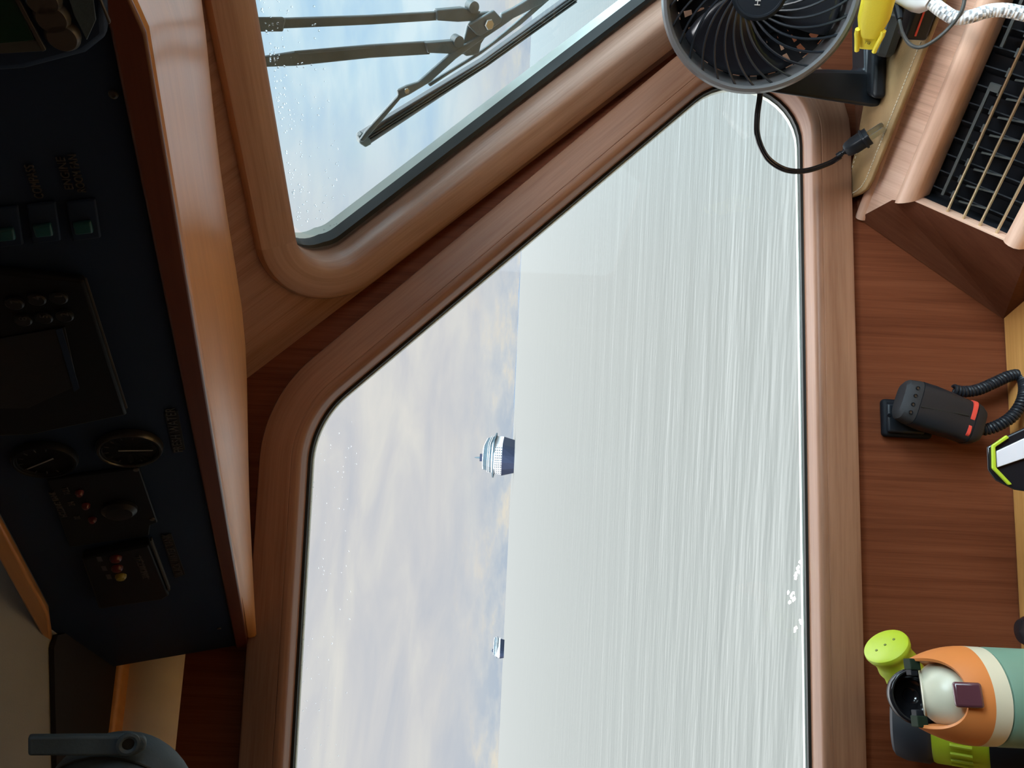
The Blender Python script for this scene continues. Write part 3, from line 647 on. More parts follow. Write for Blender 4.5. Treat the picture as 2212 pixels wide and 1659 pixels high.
for k in range(28):                                   # rear guard: cranked bars with gaps
    a = 2 * math.pi * k / 28; e = fx * math.cos(a) + fy * math.sin(a); g = fx * -math.sin(a) + fy * math.cos(a)
    mb = MB(); mb.box(FC + e * (FR * .61) + fax * -.046, (e + fax * .10, g, fax), (FR * .33, .0062, .001)); mb.obj('rear_bar', m_black, fan)
for r in (.42, .56, .70, .84): 
    mb = MB(); mb.lathe([(FR * r, -.044), (FR * (r + .05), -.044), (FR * (r + .05), -.048), (FR * r, -.048)], FC, fax, 64, cap=False); mb.obj('rear_ring', m_black, fan)
# U-bracket with wide arms, joined to a foot on the mat
yb = .945
leftfoot = mz.hit(1902, 228)
D_ = leftfoot.y
bk = [at(1640, 196, .90), at(1700, 120, .90), at(1800, 60, .90), at(1880, 40, D_), at(1916, 60, D_), at(1917, 140, D_), at(1914, 200, D_), at(1900, 231, D_), at(1884, 231, D_), at(1760, 216, .92)]
bk = [at(1648, 196, D_), at(1735, 152, D_), at(1800, 150, D_), at(1869, 153, D_), at(1868, 60, D_), at(1872, -60, D_), at(1920, -60, D_), at(1917, 140, D_), at(1914, 200, D_), at(1900, 231, D_), at(1884, 231, D_)]
fb = MB(); fb.prism(bk, V((.42, 1, 0)) * .04); fb.obj('bracket', m_navyfan, fan, bevel=.004)
ft = MB(); z0 = mat_top; 
fp = [mz.hit(1916, 215), mz.hit(1919, 120), mz.hit(1919, 120) + ah * .12, mz.hit(1919, 120) + ah * .12 - qh * .10, mz.hit(1905, 232) - qh * .05]
ft.prism(fp, V((0, 0, .018))); ft.obj('foot', m_black, fan, bevel=.006)
cp_ = spline([at(1640, 150, .93), at(1642, 200, .93), at(1636, 250, .93), at(1637, 295, .935), at(1657, 340, .945), at(1695, 366, .950), at(1740, 369, .953), at(1790, 353, .955), at(1815, 338, .955)], 8)
mb = MB()
for s_ in (-1, 1): mb.tube([p + (ray(1700, 300).normalized().cross((cp_[min(i + 1, len(cp_) - 1)] - cp_[max(i - 1, 0)]).normalized())) * (.0014 * s_) for i, p in enumerate(cp_)], .0021, 8)
cord = mb.obj('cord', m_gloss, fan)
pa_ = at(1808, 338, .955); pb_ = at(1882, 290, .932); ax = (pb_ - pa_).normalized(); py_ = ax.cross(V((0, -1, .5))).normalized(); pz_ = py_.cross(ax); py_ = (py_ + pz_).normalized(); pz_ = py_.cross(ax)
mb = MB(); Lp = (pb_ - pa_).length
prof = [(.0, .0035), (.006, .0038), (.0065, .0028), (.009, .0028), (.0095, .0042), (.012, .0042), (.0125, .003), (.014, .006)]
for (x0, r0), (x1, r1) in zip(prof, prof[1:]): mb.tube([pa_ + ax * x0, pa_ + ax * x1], [r0, r1], 12)
secs = [(.011, .0055, .006), (.014, .0085, .0075), (.022, .0105, .0085), (.033, .0108, .0085), (.0335, .0135, .0095), (.036, .0135, .0095), (.0362, .0115, .0085), (.041, .0115, .0085)]
rows = []
for x0, hw, hh in secs:
    rows.append([pa_ + ax * x0 + py_ * (hw * math.copysign(abs(math.cos(a)) ** .5, math.cos(a))) + pz_ * (hh * math.copysign(abs(math.sin(a)) ** .5, math.sin(a))) for a in [2 * math.pi * k / 24 for k in range(25)]])
mb.grid(rows, uv=False); mb.add(rows[-1][:24], [list(range(24))])
mb.obj('plug', m_black, cord)
for s_ in (-1, 1):
    mb = MB(); c = pa_ + ax * .050 + py_ * (.0063 * s_); mb.prism([c - ax * .009 - pz_ * .0032, c + ax * .008 - pz_ * .0032, c + ax * .010 - pz_ * .0015, c + ax * .010 + pz_ * .0015, c + ax * .008 + pz_ * .0032, c - ax * .009 + pz_ * .0032], py_ * .0014); mb.obj('prong', m_steel, cord)

# ------------------------------------------------------------------ things on the mat by the fan
# grey torch-like tool lying along the dash
g0 = zplane(mat_top + .013).hit(1908, 118); 
gt = thing('pocket_torch', 'charcoal faceted pocket torch with a coral red stripe lying behind the white plug', 'torch', (g0.x, g0.y, mat_top))
mb = MB(); pts = [g0 + ah * t for t in (0, .004, .045, .047, .052, .054, .16)]
mb.tube(pts, [.0095, .0122, .0122, .0112, .0112, .0122, .0122], 8); mb.obj('barrel', m_grey, gt, smooth=False)
mb = MB(); c = at(1903, 66, g0.y - .012); dd_ = (at(1930, 0, g0.y - .055) - c); mb.prism([c, c + dd_, c + dd_ * 1.6, c + dd_ * 1.6 + VZ * .003, c + dd_ + VZ * .003, c + dd_ * .1 + VZ * .003], ray(1903, 66) * .004); mb.obj('stripe', m_red, gt)
# yellow foam float resting on top, nose towards the window
y0 = at(1872, 100, .845); yd = (at(1897, 0, .79) - y0).normalized()
yf = thing('foam_float', 'bright yellow foam key float leaning between the fan and the charcoal torch', 'float', (y0.x, y0.y, mat_top + .001))
yn = (V((0, 0, 0)) - y0).normalized(); ys = yd.cross(yn).normalized(); yn = ys.cross(yd)
rows = []
for t, hw, hh in ((0, .009, .0045), (.003, .0105, .007), (.016, .0115, .008), (.028, .0130, .009), (.04, .0155, .010), (.09, .0165, .010), (.12, .015, .009)):
    rows.append([y0 + yd * t + ys * (hw * math.copysign(abs(math.cos(a)) ** .6, math.cos(a))) + yn * (hh * math.copysign(abs(math.sin(a)) ** .6, math.sin(a))) for a in [2 * math.pi * k / 32 for k in range(33)]])
mb = MB(); mb.grid(rows, uv=False); mb.add(rows[0][:32], [list(range(32))]); mb.add(rows[-1][:32], [list(range(32))]); mb.obj('foam_body', m_yellow, yf)
mb = MB(); rows = []
for t, hw, hh in ((.0195, .008, .008), (.021, .0105, .011), (.028, .0130, .0125), (.042, .0160, .0135), (.09, .0165, .0135), (.12, .015, .012)):
    rows.append([y0 + yd * t + ys * (hw * math.copysign(abs(math.cos(a)) ** .7, math.cos(a))) + yn * (hh * math.copysign(abs(math.sin(a)) ** .7, math.sin(a))) for a in [2 * math.pi * k / 32 for k in range(33)]])
mb.grid(rows, uv=False); mb.add(rows[0][:32], [list(range(32))]); mb.obj('folded_flap', m_yellow, yf)
for s_ in (-1, 1):
    mb = MB(); mb.tube([y0 + yd * t + ys * (s_ * w) + yn * .010 for t, w in ((.003, .0088), (.010, .0098), (.018, .0112), (.026, .0128), (.032, .0128))], .0026, 10); mb.obj('seam_roll', m_yellow, yf)
text('TG', .005, y0 + yd * .014 + yn * .0092, camD - yn * camD.dot(yn), yd, m_yellowd, yf, label='moulded capital letters', name='moulded_letters')
# black charger behind
kb = zplane(mat_top + .014).hit(1972, 70)
ck = thing('usb_adapter', 'black adapter block with a thin red line under the white plug', 'adapter', (kb.x, kb.y, mat_top))
mb = MB(); mb.box(kb + ah * .05, (ah, qh, VZ), (.055, .012, .0125)); mb.obj('body', m_black, ck, bevel=.003)
mb = MB(); mb.box(kb + ah * .05 + qh * .0125 + VZ * .002, (ah, qh, VZ), (.05, .0008, .0009)); mb.obj('red_line', m_redmic, ck)
# white plug with braided cable
wp = at(1985, -6, .80)
wc = thing('braided_cable', 'white and grey braided charging cable with a white plug draped over the dashboard edge', 'cable', (wp.x, wp.y, C0.z + .012))
wa_ = (at(2015, 14, .79) - at(1945, -25, .82)).normalized(); wn = (-wp).normalized(); ws = wa_.cross(wn).normalized(); wn = ws.cross(wa_)
rows = []
for t, hw, hh in ((-.05, .013, .009), (-.02, .0145, .010), (.0, .0145, .010), (.009, .0125, .009), (.014, .0085, .007), (.017, .0055, .0055)):
    rows.append([wp + wa_ * t + ws * (hw * math.copysign(abs(math.cos(a)) ** .6, math.cos(a))) + wn * (hh * math.copysign(abs(math.sin(a)) ** .6, math.sin(a))) for a in [2 * math.pi * k / 32 for k in range(33)]])
mb = MB(); mb.grid(rows, uv=False); mb.add(rows[-1][:32], [list(range(32))]); mb.obj('plug_body', m_white, wc)
cpth = spline([at(2014, 6, .79), at(2034, 22, .785), at(2062, 38, .78), at(2095, 36, .775), at(2135, 24, .77), at(2170, 22, .765), at(2212, 30, .76), at(2290, 48, .75)], 10)
mbr, tbr, bbr = newmat('braid'); cc_ = N(tbr, 'ShaderNodeTexCoord'); wv1 = N(tbr, 'ShaderNodeTexChecker', inp={'Scale': 260.0}); tbr.links.new(cc_.outputs['UV'], wv1.inputs[0])
wv1.inputs[1].default_value = (.78, .80, .80, 1); wv1.inputs[2].default_value = (.30, .32, .33, 1)
nz_ = N(tbr, 'ShaderNodeTexNoise', inp={'Scale': 60.0}); tbr.links.new(cc_.outputs['UV'], nz_.inputs[0]); rr_ = ramp(tbr, [(.42, (0, 0, 0)), (.5, (1, 1, 1))]); tbr.links.new(nz_.outputs[0], rr_.inputs[0])
mxb = N(tbr, 'ShaderNodeMix', data_type='RGBA'); tbr.links.new(rr_.outputs[0], mxb.inputs[0]); mxb.inputs[6].default_value = (.78, .80, .80, 1); tbr.links.new(wv1.outputs[0], mxb.inputs[7]); tbr.links.new(mxb.outputs[2], bbr.inputs['Base Color']); bbr.inputs['Roughness'].default_value = .8
wvb = N(tbr, 'ShaderNodeTexWave', inp={'Scale': 90.0}); tbr.links.new(cc_.outputs['UV'], wvb.inputs[0]); bpb = N(tbr, 'ShaderNodeBump', inp={'Strength': .8, 'Distance': .0008}); tbr.links.new(wvb.outputs[0], bpb.inputs['Height']); tbr.links.new(bpb.outputs[0], bbr.inputs['Normal'])
rows = []; av = V((0, 0, 1))
for i, p in enumerate(cpth):
    T = (cpth[min(i + 1, len(cpth) - 1)] - cpth[max(i - 1, 0)]).normalized(); a1 = (av - T * av.dot(T)).normalized(); b1 = T.cross(a1)
    rows.append([p + (a1 * math.cos(2 * math.pi * k / 16) + b1 * math.sin(2 * math.pi * k / 16)) * .0066 for k in range(17)])
mb = MB(); mb.grid(rows); mb.obj('braid', mbr, wc)
# thin black lead
bl = spline([at(1941, 10, .82), at(1943, 45, .815), at(1950, 72, .81), at(1966, 96, .805), at(1990, 102, .80), at(2022, 85, .79), at(2055, 55, .78), at(2078, 22, .77), at(2086, -20, .765), at(2090, -60, .76)], 8)
tc_ = thing('thin_black_cable', 'thin black cable looping down in front of the leather mat edge', 'cable', (bl[0].x, bl[0].y, mat_top))
mb = MB(); mb.tube(bl, .0019, 10); mb.obj('wire', m_grey, tc_)
mb = MB(); mb.tube([at(1940, -30, .82), at(1941, 12, .82), at(1944, 42, .815)], [.0075, .006, .0032], 10); mb.obj('strain_relief', m_black, tc_)

# ------------------------------------------------------------------ hand microphone on the wall
wlp = A_wall
m_cap = plain('dusty_black_cap', (.026, .026, .028), .6, bump=.4, bscale=1200, spec=.25)
mc = thing('microphone_clip', 'black rectangular wall bracket behind the hand microphone', 'bracket', tuple(wlp.hit(1950, 905)))
mb = MB(); mb.prism([wlp.hit(x, y) for x, y in ((1897, 863), (2000, 868), (2006, 950), (1900, 944))], N_A * .012); mb.obj('plate', m_blackm, mc, bevel=.005)
mb = MB(); mb.prism([wlp.off(.012).hit(x, y) for x, y in ((1912, 872), (1990, 876), (1994, 940), (1914, 934))], N_A * .006); mb.obj('raised_socket', m_black, mc, bevel=.003)
mb = MB(); mb.lathe([(.0025, 0), (.0022, .001), (0, .0012)], wlp.off(.0181).hit(1921, 897), N_A, 16); mb.obj('screw', m_gloss, mc)
Pm = wlp.off(.024)
mic = thing('hand_microphone', 'black marine hand microphone with a red band and coiled cord hanging on the wood wall', 'microphone', tuple(Pm.hit(2020, 890)))
axm = (Pm.hit(2110, 920) - Pm.hit(1950, 862)).normalized(); sm_ = N_A.cross(axm).normalized(); m0 = Pm.off(.016).hit(1944, 861)
sm_ = sm_ if sm_.z > 0 or True else sm_
def mrow(t, lo, hi, hh, e=.55):
    lo *= 1.1; hi *= 1.12; c = m0 + axm * t + sm_ * ((lo + hi) / 2); hw = (hi - lo) / 2
    return [c + sm_ * (hw * math.copysign(abs(math.cos(a)) ** e, math.cos(a))) + N_A * (hh * math.copysign(abs(math.sin(a)) ** e, math.sin(a))) for a in [2 * math.pi * k / 40 for k in range(41)]]
LM = (Pm.off(.016).hit(2106, 921) - m0).length
def mseg(name, rows, mat, parent, cap0=True, cap1=True, label=None):
    mb = MB(); mb.grid(rows, uv=False)
    if cap0: mb.add(rows[0][:40], [list(range(40))])
    if cap1: mb.add(rows[-1][:40], [list(range(40))])
    return mb.obj(name, mat, parent, label=label)
k_ = LM / .10
mseg('head_cap', [mrow(-.001, -.017, .017, .011), mrow(0.003, -.0225, .0225, .0145), mrow(.014, -.0245, .0245, .0165), mrow(.0175, -.0245, .0245, .0165)], m_cap, mic)
body = mseg('body', [mrow(.018, -.025, .025, .017), mrow(.035, -.0255, .0255, .018), mrow(.055, -.024, .0245, .018), mrow(.074 * k_, -.023, .0235, .0165), mrow(.090 * k_, -.023, .023, .016)], m_black, mic)
mseg('base_cap', [mrow(.0905 * k_, -.0235, .0235, .0165), mrow(.098 * k_, -.022, .022, .0155), mrow(.105 * k_, -.017, .018, .012)], m_black, mic)
mseg('red_band', [mrow(.083 * k_, -.004, .0238, .0172), mrow(.0885 * k_, -.004, .0238, .0170)], m_redmic, mic)
mseg('red_band', [mrow(.0835 * k_, -.019, -.003, .0172), mrow(.0875 * k_, -.019, -.003, .0170)], m_redmic, mic)
for t in (-.016, -.006, .005, .015):
    mb = MB(); c = m0 + axm * .010 + sm_ * t + N_A * .0162; mb.lathe([(.0026, -.001), (.0022, .0006), (.0014, -.0002), (0, -.0004)], c, N_A, 14); mb.obj('grille_dimple', m_gloss, mic)
mb = MB(); mb.tube([m0 + axm * .019 + sm_ * -.006 + N_A * .0178, m0 + axm * (.080 * k_) + sm_ * .004 + N_A * .0175], .0005, 6); mb.obj('panel_seam', m_gasket, mic)
hp = spline([Pm.hit(2060, 842), Pm.hit(2080, 846), Pm.hit(2112, 842), Pm.hit(2150, 826), Pm.hit(2182, 812), Pm.hit(2206, 812), Pm.off(.012).hit(2214, 838), Pm.off(.02).hit(2208, 868), Pm.off(.02).hit(2188, 898), Pm.off(.018).hit(2158, 918), Pm.off(.014).hit(2128, 928), Pm.off(.014).hit(2105, 926)], 40)
hel = []; av = V((.3, .2, .9)); turns = 50; acc = 0; tot = sum((b - a).length for a, b in zip(hp, hp[1:]))
sub = []
for a, b in zip(hp, hp[1:]):
    for j in range(3): sub.append(a.lerp(b, j / 3))
acc = 0
for i in range(1, len(sub) - 1):
    T = (sub[i + 1] - sub[i - 1]).normalized(); av = (av - T * av.dot(T)).normalized(); b1 = T.cross(av); acc += (sub[i] - sub[i - 1]).length; ph = acc / tot * turns * 2 * math.pi
    hel.append(sub[i] + (av * math.cos(ph) + b1 * math.sin(ph)) * .0052)
mb = MB(); mb.tube(hel, .0022, 8); mb.obj('coiled_cord', m_black, mic)

# ------------------------------------------------------------------ work light, bottle, spotlight
wlz = at(2134, 1000, .80)
lt = thing('work_light', 'dark octagonal work light with a lime green rim and a pale lens', 'lamp', (at(2200, 1000, .80).x, .80, COUNTER))
PL = Plane(wlz, V((.10, -.95, .28)))
oc = [(2131, 965), (2137, 962), (2160, 948), (2225, 918), (2300, 890), (2300, 1075), (2190, 1058), (2150, 1038), (2133, 1015)]
mb = MB(); mb.prism([PL.hit(x, y) for x, y in oc], ray(2180, 990) * .035); mb.obj('casing', m_gloss, lt, bevel=.002)
rim = [(2172, 940), (2140, 962), (2141, 1012), (2176, 1048), (2184, 1046), (2150, 1010), (2148, 966), (2178, 946)]
nI = PL.n if PL.n.y < 0 else -PL.n
mb = MB(); mb.prism([PL.off(.0005 if nI == PL.n else -.0005).hit(x, y) for x, y in rim], nI * .004); mb.obj('rim', m_lime, lt, bevel=.001)
mb = MB(); mb.prism([PL.hit(x, y) + nI * .001 for x, y in ((2150, 975), (2300, 905), (2300, 960), (2152, 1010))], nI * .003); mb.obj('lens', m_pane, lt, bevel=.0008)
# drinks bottle
BY = .68; bc = at(2170, 1505, BY); bx, by_ = bc.x, BY
bot_ = thing('drinks_bottle', 'sage green drinks bottle with an orange collar, cream band and open black lid', 'bottle', (bx, by_, COUNTER))
R = .0415; zb1 = -.4265; zb0 = -.411
mb = MB(); mb.lathe([(R * .9, 0), (R * .985, .004), (R * .99, .012), (R * .99, zb1 - COUNTER - .004), (R * .97, zb1 - COUNTER - .001), (R * .9, zb1 - COUNTER)], (bx, by_, COUNTER), VZ, 64); mb.obj('body', m_sage, bot_)
mb = MB(); mb.lathe([(R * .94, zb1), (R * .985, zb1 + .001), (R * .99, zb0)], (bx, by_, 0), VZ, 64); mb.obj('neck_band', m_cream, bot_)
# orange collar: rim high at the sides (hinge horns), low in front
nA = 96; tv = (V((0, 0, 0)) - V((bx, by_, 0))); tv.z = 0; tv.normalize(); sv = V((0, 0, 1)).cross(tv)
rows = []
for k in range(nA):
    a = 2 * math.pi * k / nA; e = tv * math.cos(a) + sv * math.sin(a)
    side = abs(math.sin(a)) ** 3; front = max(0, math.cos(a)); back = max(0, -math.cos(a))
    hr = .046 * side + .021 * (1 - side) if front > 0 else .046 * side + .012 * (1 - side)
    row = []
    for j in range(9):
        t = j / 8; h = hr * t; rr = R * (.99 - .34 * (h / .05) ** 2 - .02 * h / .05); row.append(V((bx, by_, zb0 + h)) + e * rr)
    rr = rr - .0035; row.append(V((bx, by_, zb0 + hr - .0005)) + e * (rr + .001)); row.append(V((bx, by_, zb0 + hr * .6)) + e * rr * .98); row.append(V((bx, by_, zb0 + .004)) + e * (rr * .9))
    rows.append(row)
mb = MB(); mb.grid(rows, close=True, uv=False); mb.obj('collar', m_orange, bot_)
bm_ = bmesh.new(); bmesh.ops.create_uvsphere(bm_, u_segments=64, v_segments=48, radius=.0285); dc = V((bx, by_, zb0 + .0145)); ncut = (VZ * .90 - tv * .44).normalized()
for rad, dd in ((1, .0205), (1, .0190)):
    pass
bmesh.ops.bisect_plane(bm_, geom=bm_.verts[:] + bm_.edges[:] + bm_.faces[:], plane_co=ncut * .0215, plane_no=ncut, clear_outer=True)
ed_ = [e for e in bm_.edges if e.is_boundary]; bmesh.ops.contextual_create(bm_, geom=ed_); bm_.verts.index_update()
mb = MB(); mb.add([dc + v.co for v in bm_.verts], [[v.index for v in f.verts] for f in bm_.faces]); bm_.free(); mb.obj('spout_dome', m_cream, bot_, ang=40)
mb = MB(); mb.lathe([(.0190, .0210), (.0198, .0224), (.0180, .0233), (.0150, .0225)], dc, ncut, 48, cap=False); mb.obj('spout_rim', m_cream, bot_)
lc = V((bx, by_, zb0 + .024)) + tv * (R * .88)
mb = MB(); mb.box(lc + tv * .0035 + VZ * -.002, (sv, (VZ - tv * .35), tv + VZ * .35), (.0100, .0108, .003)); mb.obj('latch', m_plum, bot_, bevel=.0025)
for s_ in (-1, 1):
    c = V((bx, by_, zb0 + .0445)) + sv * (s_ * .0235) - tv * .002
    mb = MB(); mb.box(c, (sv, tv, VZ), (.0048, .0065, .0045)); h_ = mb.obj('hinge', plain('dark_green_hinge', (.012, .022, .012), .7, spec=.1) if s_ < 0 else bpy.data.materials['dark_green_hinge'], bot_, bevel=.001)
    mb = MB(); mb.box(c + sv * (-s_ * .0065) + VZ * .001, (sv, tv, VZ), (.003, .0048, .003)); mb.obj('hinge_pin', m_blackm, bot_, bevel=.0008)
# black lid swung open, hollow side to the viewer
lidc = at(1978, 1504, .708); la = (tv * .96 + VZ * .15).normalized()
mb = MB(); mb.lathe([(.0225, .008), (.0235, .0), (.0222, -.008), (.017, -.015), (.009, -.018), (0, -.019)], lidc, la, 56, cap=False); o = mb.obj('lid', m_gloss, bot_); md = o.modifiers.new('s', 'SOLIDIFY'); md.thickness = .002; md.offset = 0
# ledge with rail
lp = [A_wall.hit(2092, 1618), A_wall.hit(2092, 1690)]
lz = A_wall.hit(2098, 1640).z
zt_ = lz
e0 = A_wall.hit(2096, 1612); s0 = (e0 - A_wall.p).dot(U_A)
mb = MB(); mb.prism([wl(s0, COUNTER + .0002), wl(s0, COUNTER + .0002, .09), wl(s0, zt_, .09), wl(s0, zt_, 0)], -U_A * .35); mb.obj('tmp', m_counter)
ldg = bpy.context.scene.collection.objects['tmp']; ldg.name = 'wooden_ledge'; ldg.data.name = 'wooden_ledge'
tag(ldg, 'light wood ledge behind the drinks bottle under the lime green spotlight', 'shelf')
# spotlight: lime handle + black and lime head standing on the ledge
sp0 = at(1912, 1393, .80)
sl = thing('spotlight', 'lime green and black handheld spotlight standing behind the drinks bottle', 'spotlight', (at(2060, 1580, .83).x, .83, zt_))
rr0 = ray(1912, 1393).normalized(); ip_ = (camD * 60 - camR * 90); ip_ = (ip_ - rr0 * ip_.dot(rr0)).normalized(); hd = rr0 * .60 + ip_ * .80
mb = MB(); mb.lathe([(0, 0), (.0205, .0), (.0232, .0015), (.0238, .004), (.0228, .008), (.0205, .011), (.0198, .020), (.0212, .027), (.0195, .034), (.0208, .042), (.0188, .050), (.0190, .064), (.019, .085)], sp0, hd, 48, ref=(0, 0, 1)); hnd = mb.obj('handle', m_lime, sl)
hu = V((1, .2, .25)); hu = (hu - hd * hu.dot(hd)).normalized()
for t in (-1, 0, 1):
    hx = (at(1940, 1388, .8) - at(1884, 1396, .8)); hx = (hx - hd * hx.dot(hd)).normalized()
    mb = MB(); mb.lathe([(.0014, -.0004), (.0014, .0004), (0, .0004)], sp0 + hx * (t * .0105) , hd, 16); mb.obj('vent_hole', m_limed, hnd)
hc = at(2010, 1560, .835); lxa = V((.10, -.12, 1)).normalized(); 
base_s = V((hc.x + .006, .785, zt_ + .001))
hh_ = hc.z - zt_
top_s = at(1928, 1548, .862)
axs = (top_s - base_s).normalized(); LS = (top_s - base_s).length
mb = MB(); mb.lathe([(.024, 0), (.034, .003), (.038, .012), (.039, LS * .34), (.0385, LS * .36)], base_s, axs, 56); mb.obj('base', m_blackm, sl)
mb = MB(); mb.lathe([(.0375, LS * .36), (.0385, LS * .45), (.0395, LS * .70), (.0385, LS * .72)], base_s, axs, 56); bd = mb.obj('head', m_lime, sl)
for k in range(5):
    mb = MB(); c = base_s + axs * (LS * .52) ; e = (tv * math.cos(-1.1 + .22 * k) + sv * math.sin(-1.1 + .22 * k)); e = (e - axs * e.dot(axs)).normalized(); mb.tube([c + e * .0388 + axs * -.008, c + e * .0392 + axs * .012], .0022, 8); mb.obj('cooling_rib', m_lime, bd)
mb = MB(); mb.lathe([(.0385, LS * .72), (.0415, LS * .75), (.042, LS * .90), (.039, LS * .97), (.035, LS * .99), (.033, LS * .95), (0, LS * .93)], base_s, axs, 56); mb.obj('lens_bezel', plain('blue_black_bezel', (.012, .016, .024), .6), sl)
# dark rounded thing at the right edge
dk = at(2206, 1364, .80)
mb = MB(); mb.lathe([(.0, COUNTER), (.014, COUNTER), (.0155, COUNTER + .004), (.0155, dk.z - .006), (.012, dk.z + .0), (0, dk.z + .002)], (dk.x, .80, 0), VZ, 40); o = mb.obj('black_canister', m_gloss, base=V((dk.x, .80, COUNTER))); tag(o, 'small glossy black canister on the countertop, just cut by the right edge', 'canister')

# ------------------------------------------------------------------ cabin fan / bracket at lower left
cf = thing('round_fixture', 'slate blue round fixture with a flat holed bracket arm under the headliner', 'fixture', tuple(at(300, 1700, .60)))
nb = V((.05, -.9, -.42)).normalized(); Pb = Plane(at(270, 1605, .60), nb)
mb = MB(); pts = [(60, 1592), (300, 1590), (312, 1594), (318, 1606), (312, 1622), (290, 1634), (60, 1634)]
mb.prism([Pb.hit(x, y) for x, y in pts], -Pb.n * .008 if Pb.n.y < 0 else Pb.n * .008); arm = mb.obj('bracket_arm', m_slate, cf, bevel=.002)
mb = MB(); cc = Pb.hit(277, 1606); mb.lathe([(.0085, 0), (.0085, .0025), (.0065, .003), (.0045, .002), (.0045, .0)], cc, nb, 32, cap=False); mb.obj('pivot_boss', m_slate, arm)
mb = MB(); mb.lathe([(.0044, .0), (.0044, .0008), (0, .0008)], cc, nb, 24); mb.obj('pivot_hole', m_gasket, arm)
bcn = at(255, 1760, .63); RB = .063
mb = MB(); bm_ = bmesh.new(); bmesh.ops.create_uvsphere(bm_, u_segments=48, v_segments=24, radius=1)
mb.add([bcn + V((v.co.x * RB * 1.05, v.co.y * RB * .7, v.co.z * RB)) for v in bm_.verts], [[v.index for v in f.verts] for f in bm_.faces]); bm_.free(); mb.obj('housing', m_slate, cf)
for k in range(7):
    a = math.radians(-60 + k * 20); mb = MB(); pts = []
    for j in range(13):
        b_ = math.radians(-70 + 140 * j / 12); pts.append(bcn + V((math.sin(a) * math.cos(b_) * RB * 1.06, -math.cos(a) * math.cos(b_) * RB * .71, math.sin(b_) * RB * 1.01)))
    mb.tube(pts, .0012, 6); mb.obj('housing_seam', m_gasket, cf)
mb = MB(); mb.lathe([(.011, 0), (.011, .004), (.007, .007), (0, .008)], bcn + V((.012, -RB * .66, .028)), (.1, -1, .3), 28); mb.obj('lens_cap', m_copper, cf)

# ------------------------------------------------------------------ windscreen wiper (outside the glass)
Pw = B_face.off(-DB - .045)
wiper = thing('windscreen_wiper', 'weathered grey twin arm windscreen wiper outside the front glass', 'wiper', tuple(Pw.hit(1060, 60)))
def wpl(name, pts, d0, th, mat=m_wiper, bevel=.0015, parent=wiper, label=None):
    mb = MB(); pl = Pw.off(d0); mb.prism([pl.hit(x, y) for x, y in pts], -Pw.n * th); return mb.obj(name, mat, parent, bevel=bevel, label=label)
wpl('drive_arm', [(430, 44), (560, 42), (800, 34), (955, 25), (957, 44), (800, 54), (600, 63), (430, 68)], .0, .006)
wpl('drive_arm', [(430, 132), (560, 125), (640, 112), (800, 98), (925, 90), (930, 118), (800, 126), (640, 143), (560, 146), (430, 152)], .0, .006)
wpl('arm_channel', [(430, 38), (612, 37), (618, 43), (612, 69), (430, 70)], .004, .003)
wpl('arm_channel', [(635, 112), (645, 110), (810, 97), (812, 104), (650, 118)], .004, .003)
wpl('arm_socket', [(945, 22), (1000, 17), (1040, 25), (1024, 46), (990, 48), (945, 45)], .005, .010)
wpl('arm_socket', [(920, 93), (985, 88), (1008, 98), (1020, 112), (1000, 118), (925, 115)], .005, .010)
mb = MB()
for x, y in ((1016, 12), (984, 86)): mb.lathe([(.007, 0), (.007, .012), (0, .013)], Pw.hit(x, y) - Pw.n * .002, Pw.n, 20)
mb.obj('pivot', m_wiper, wiper)
wpl('link_plate', [(1012, 55), (1035, 28), (1060, 25), (1076, 40), (1040, 95), (1035, 118), (1008, 122), (995, 112), (1004, 86)], .002, .006)
wpl('clamp_plate', [(1012, 55), (1068, 22), (1086, 42), (1082, 50), (1040, 78), (1032, 77)], .012, .005)
mb = MB(); bp_ = Pw.off(.013).hit(1055, 52); mb.lathe([(.0068, 0), (.0068, .003), (.0058, .004), (0, .004)], bp_, Pw.n, 6); mb.obj('bolt', m_steel, wiper, smooth=False)
mb = MB(); mb.lathe([(.0035, 0), (.0035, .002), (0, .0025)], Pw.off(.008).hit(878, 196), Pw.n, 6); mb.obj('bolt', m_steel, wiper, smooth=False)
wpl('yoke', [(778, 305), (792, 285), (862, 208), (860, 196), (880, 186), (905, 178), (980, 112), (1035, 78), (1082, 48), (1085, 30), (1110, 18), (1160, -12), (1240, -50), (1250, -40), (1170, 10), (1110, 40), (1085, 58), (1040, 88), (985, 128), (930, 178), (885, 205), (866, 214), (800, 292), (785, 308)], .006, .006)
wpl('secondary_yoke', [(925, 182), (990, 142), (1030, 118), (1065, 92), (1115, 50), (1160, 10), (1240, -60), (1245, -50), (1125, 55), (1040, 118), (985, 152), (930, 188)], .002, .005)
wpl('rubber_blade', [(776, 296), (782, 290), (1045, 130), (1240, -12), (1300, -60), (1312, -45), (1060, 140), (800, 312), (790, 318), (778, 310)], -.006, .012, m_rubber, .002)
for k in range(3):
    o_ = 5 + k * 5; wpl('blade_rib', [(786 + o_ * .3, 292 + o_), (1045 + o_ * .35, 129 + o_ * .9), (1240 + o_ * .4, -12 + o_), (1241 + o_ * .4, -10 + o_), (1046 + o_ * .35, 131 + o_ * .9), (787 + o_ * .3, 294 + o_)], -.004, .004, m_silver if k == 1 else m_grey, 0)
wpl('blade_end_clip', [(776, 296), (784, 288), (800, 300), (803, 312), (790, 319), (778, 311)], -.002, .012, m_wiper)
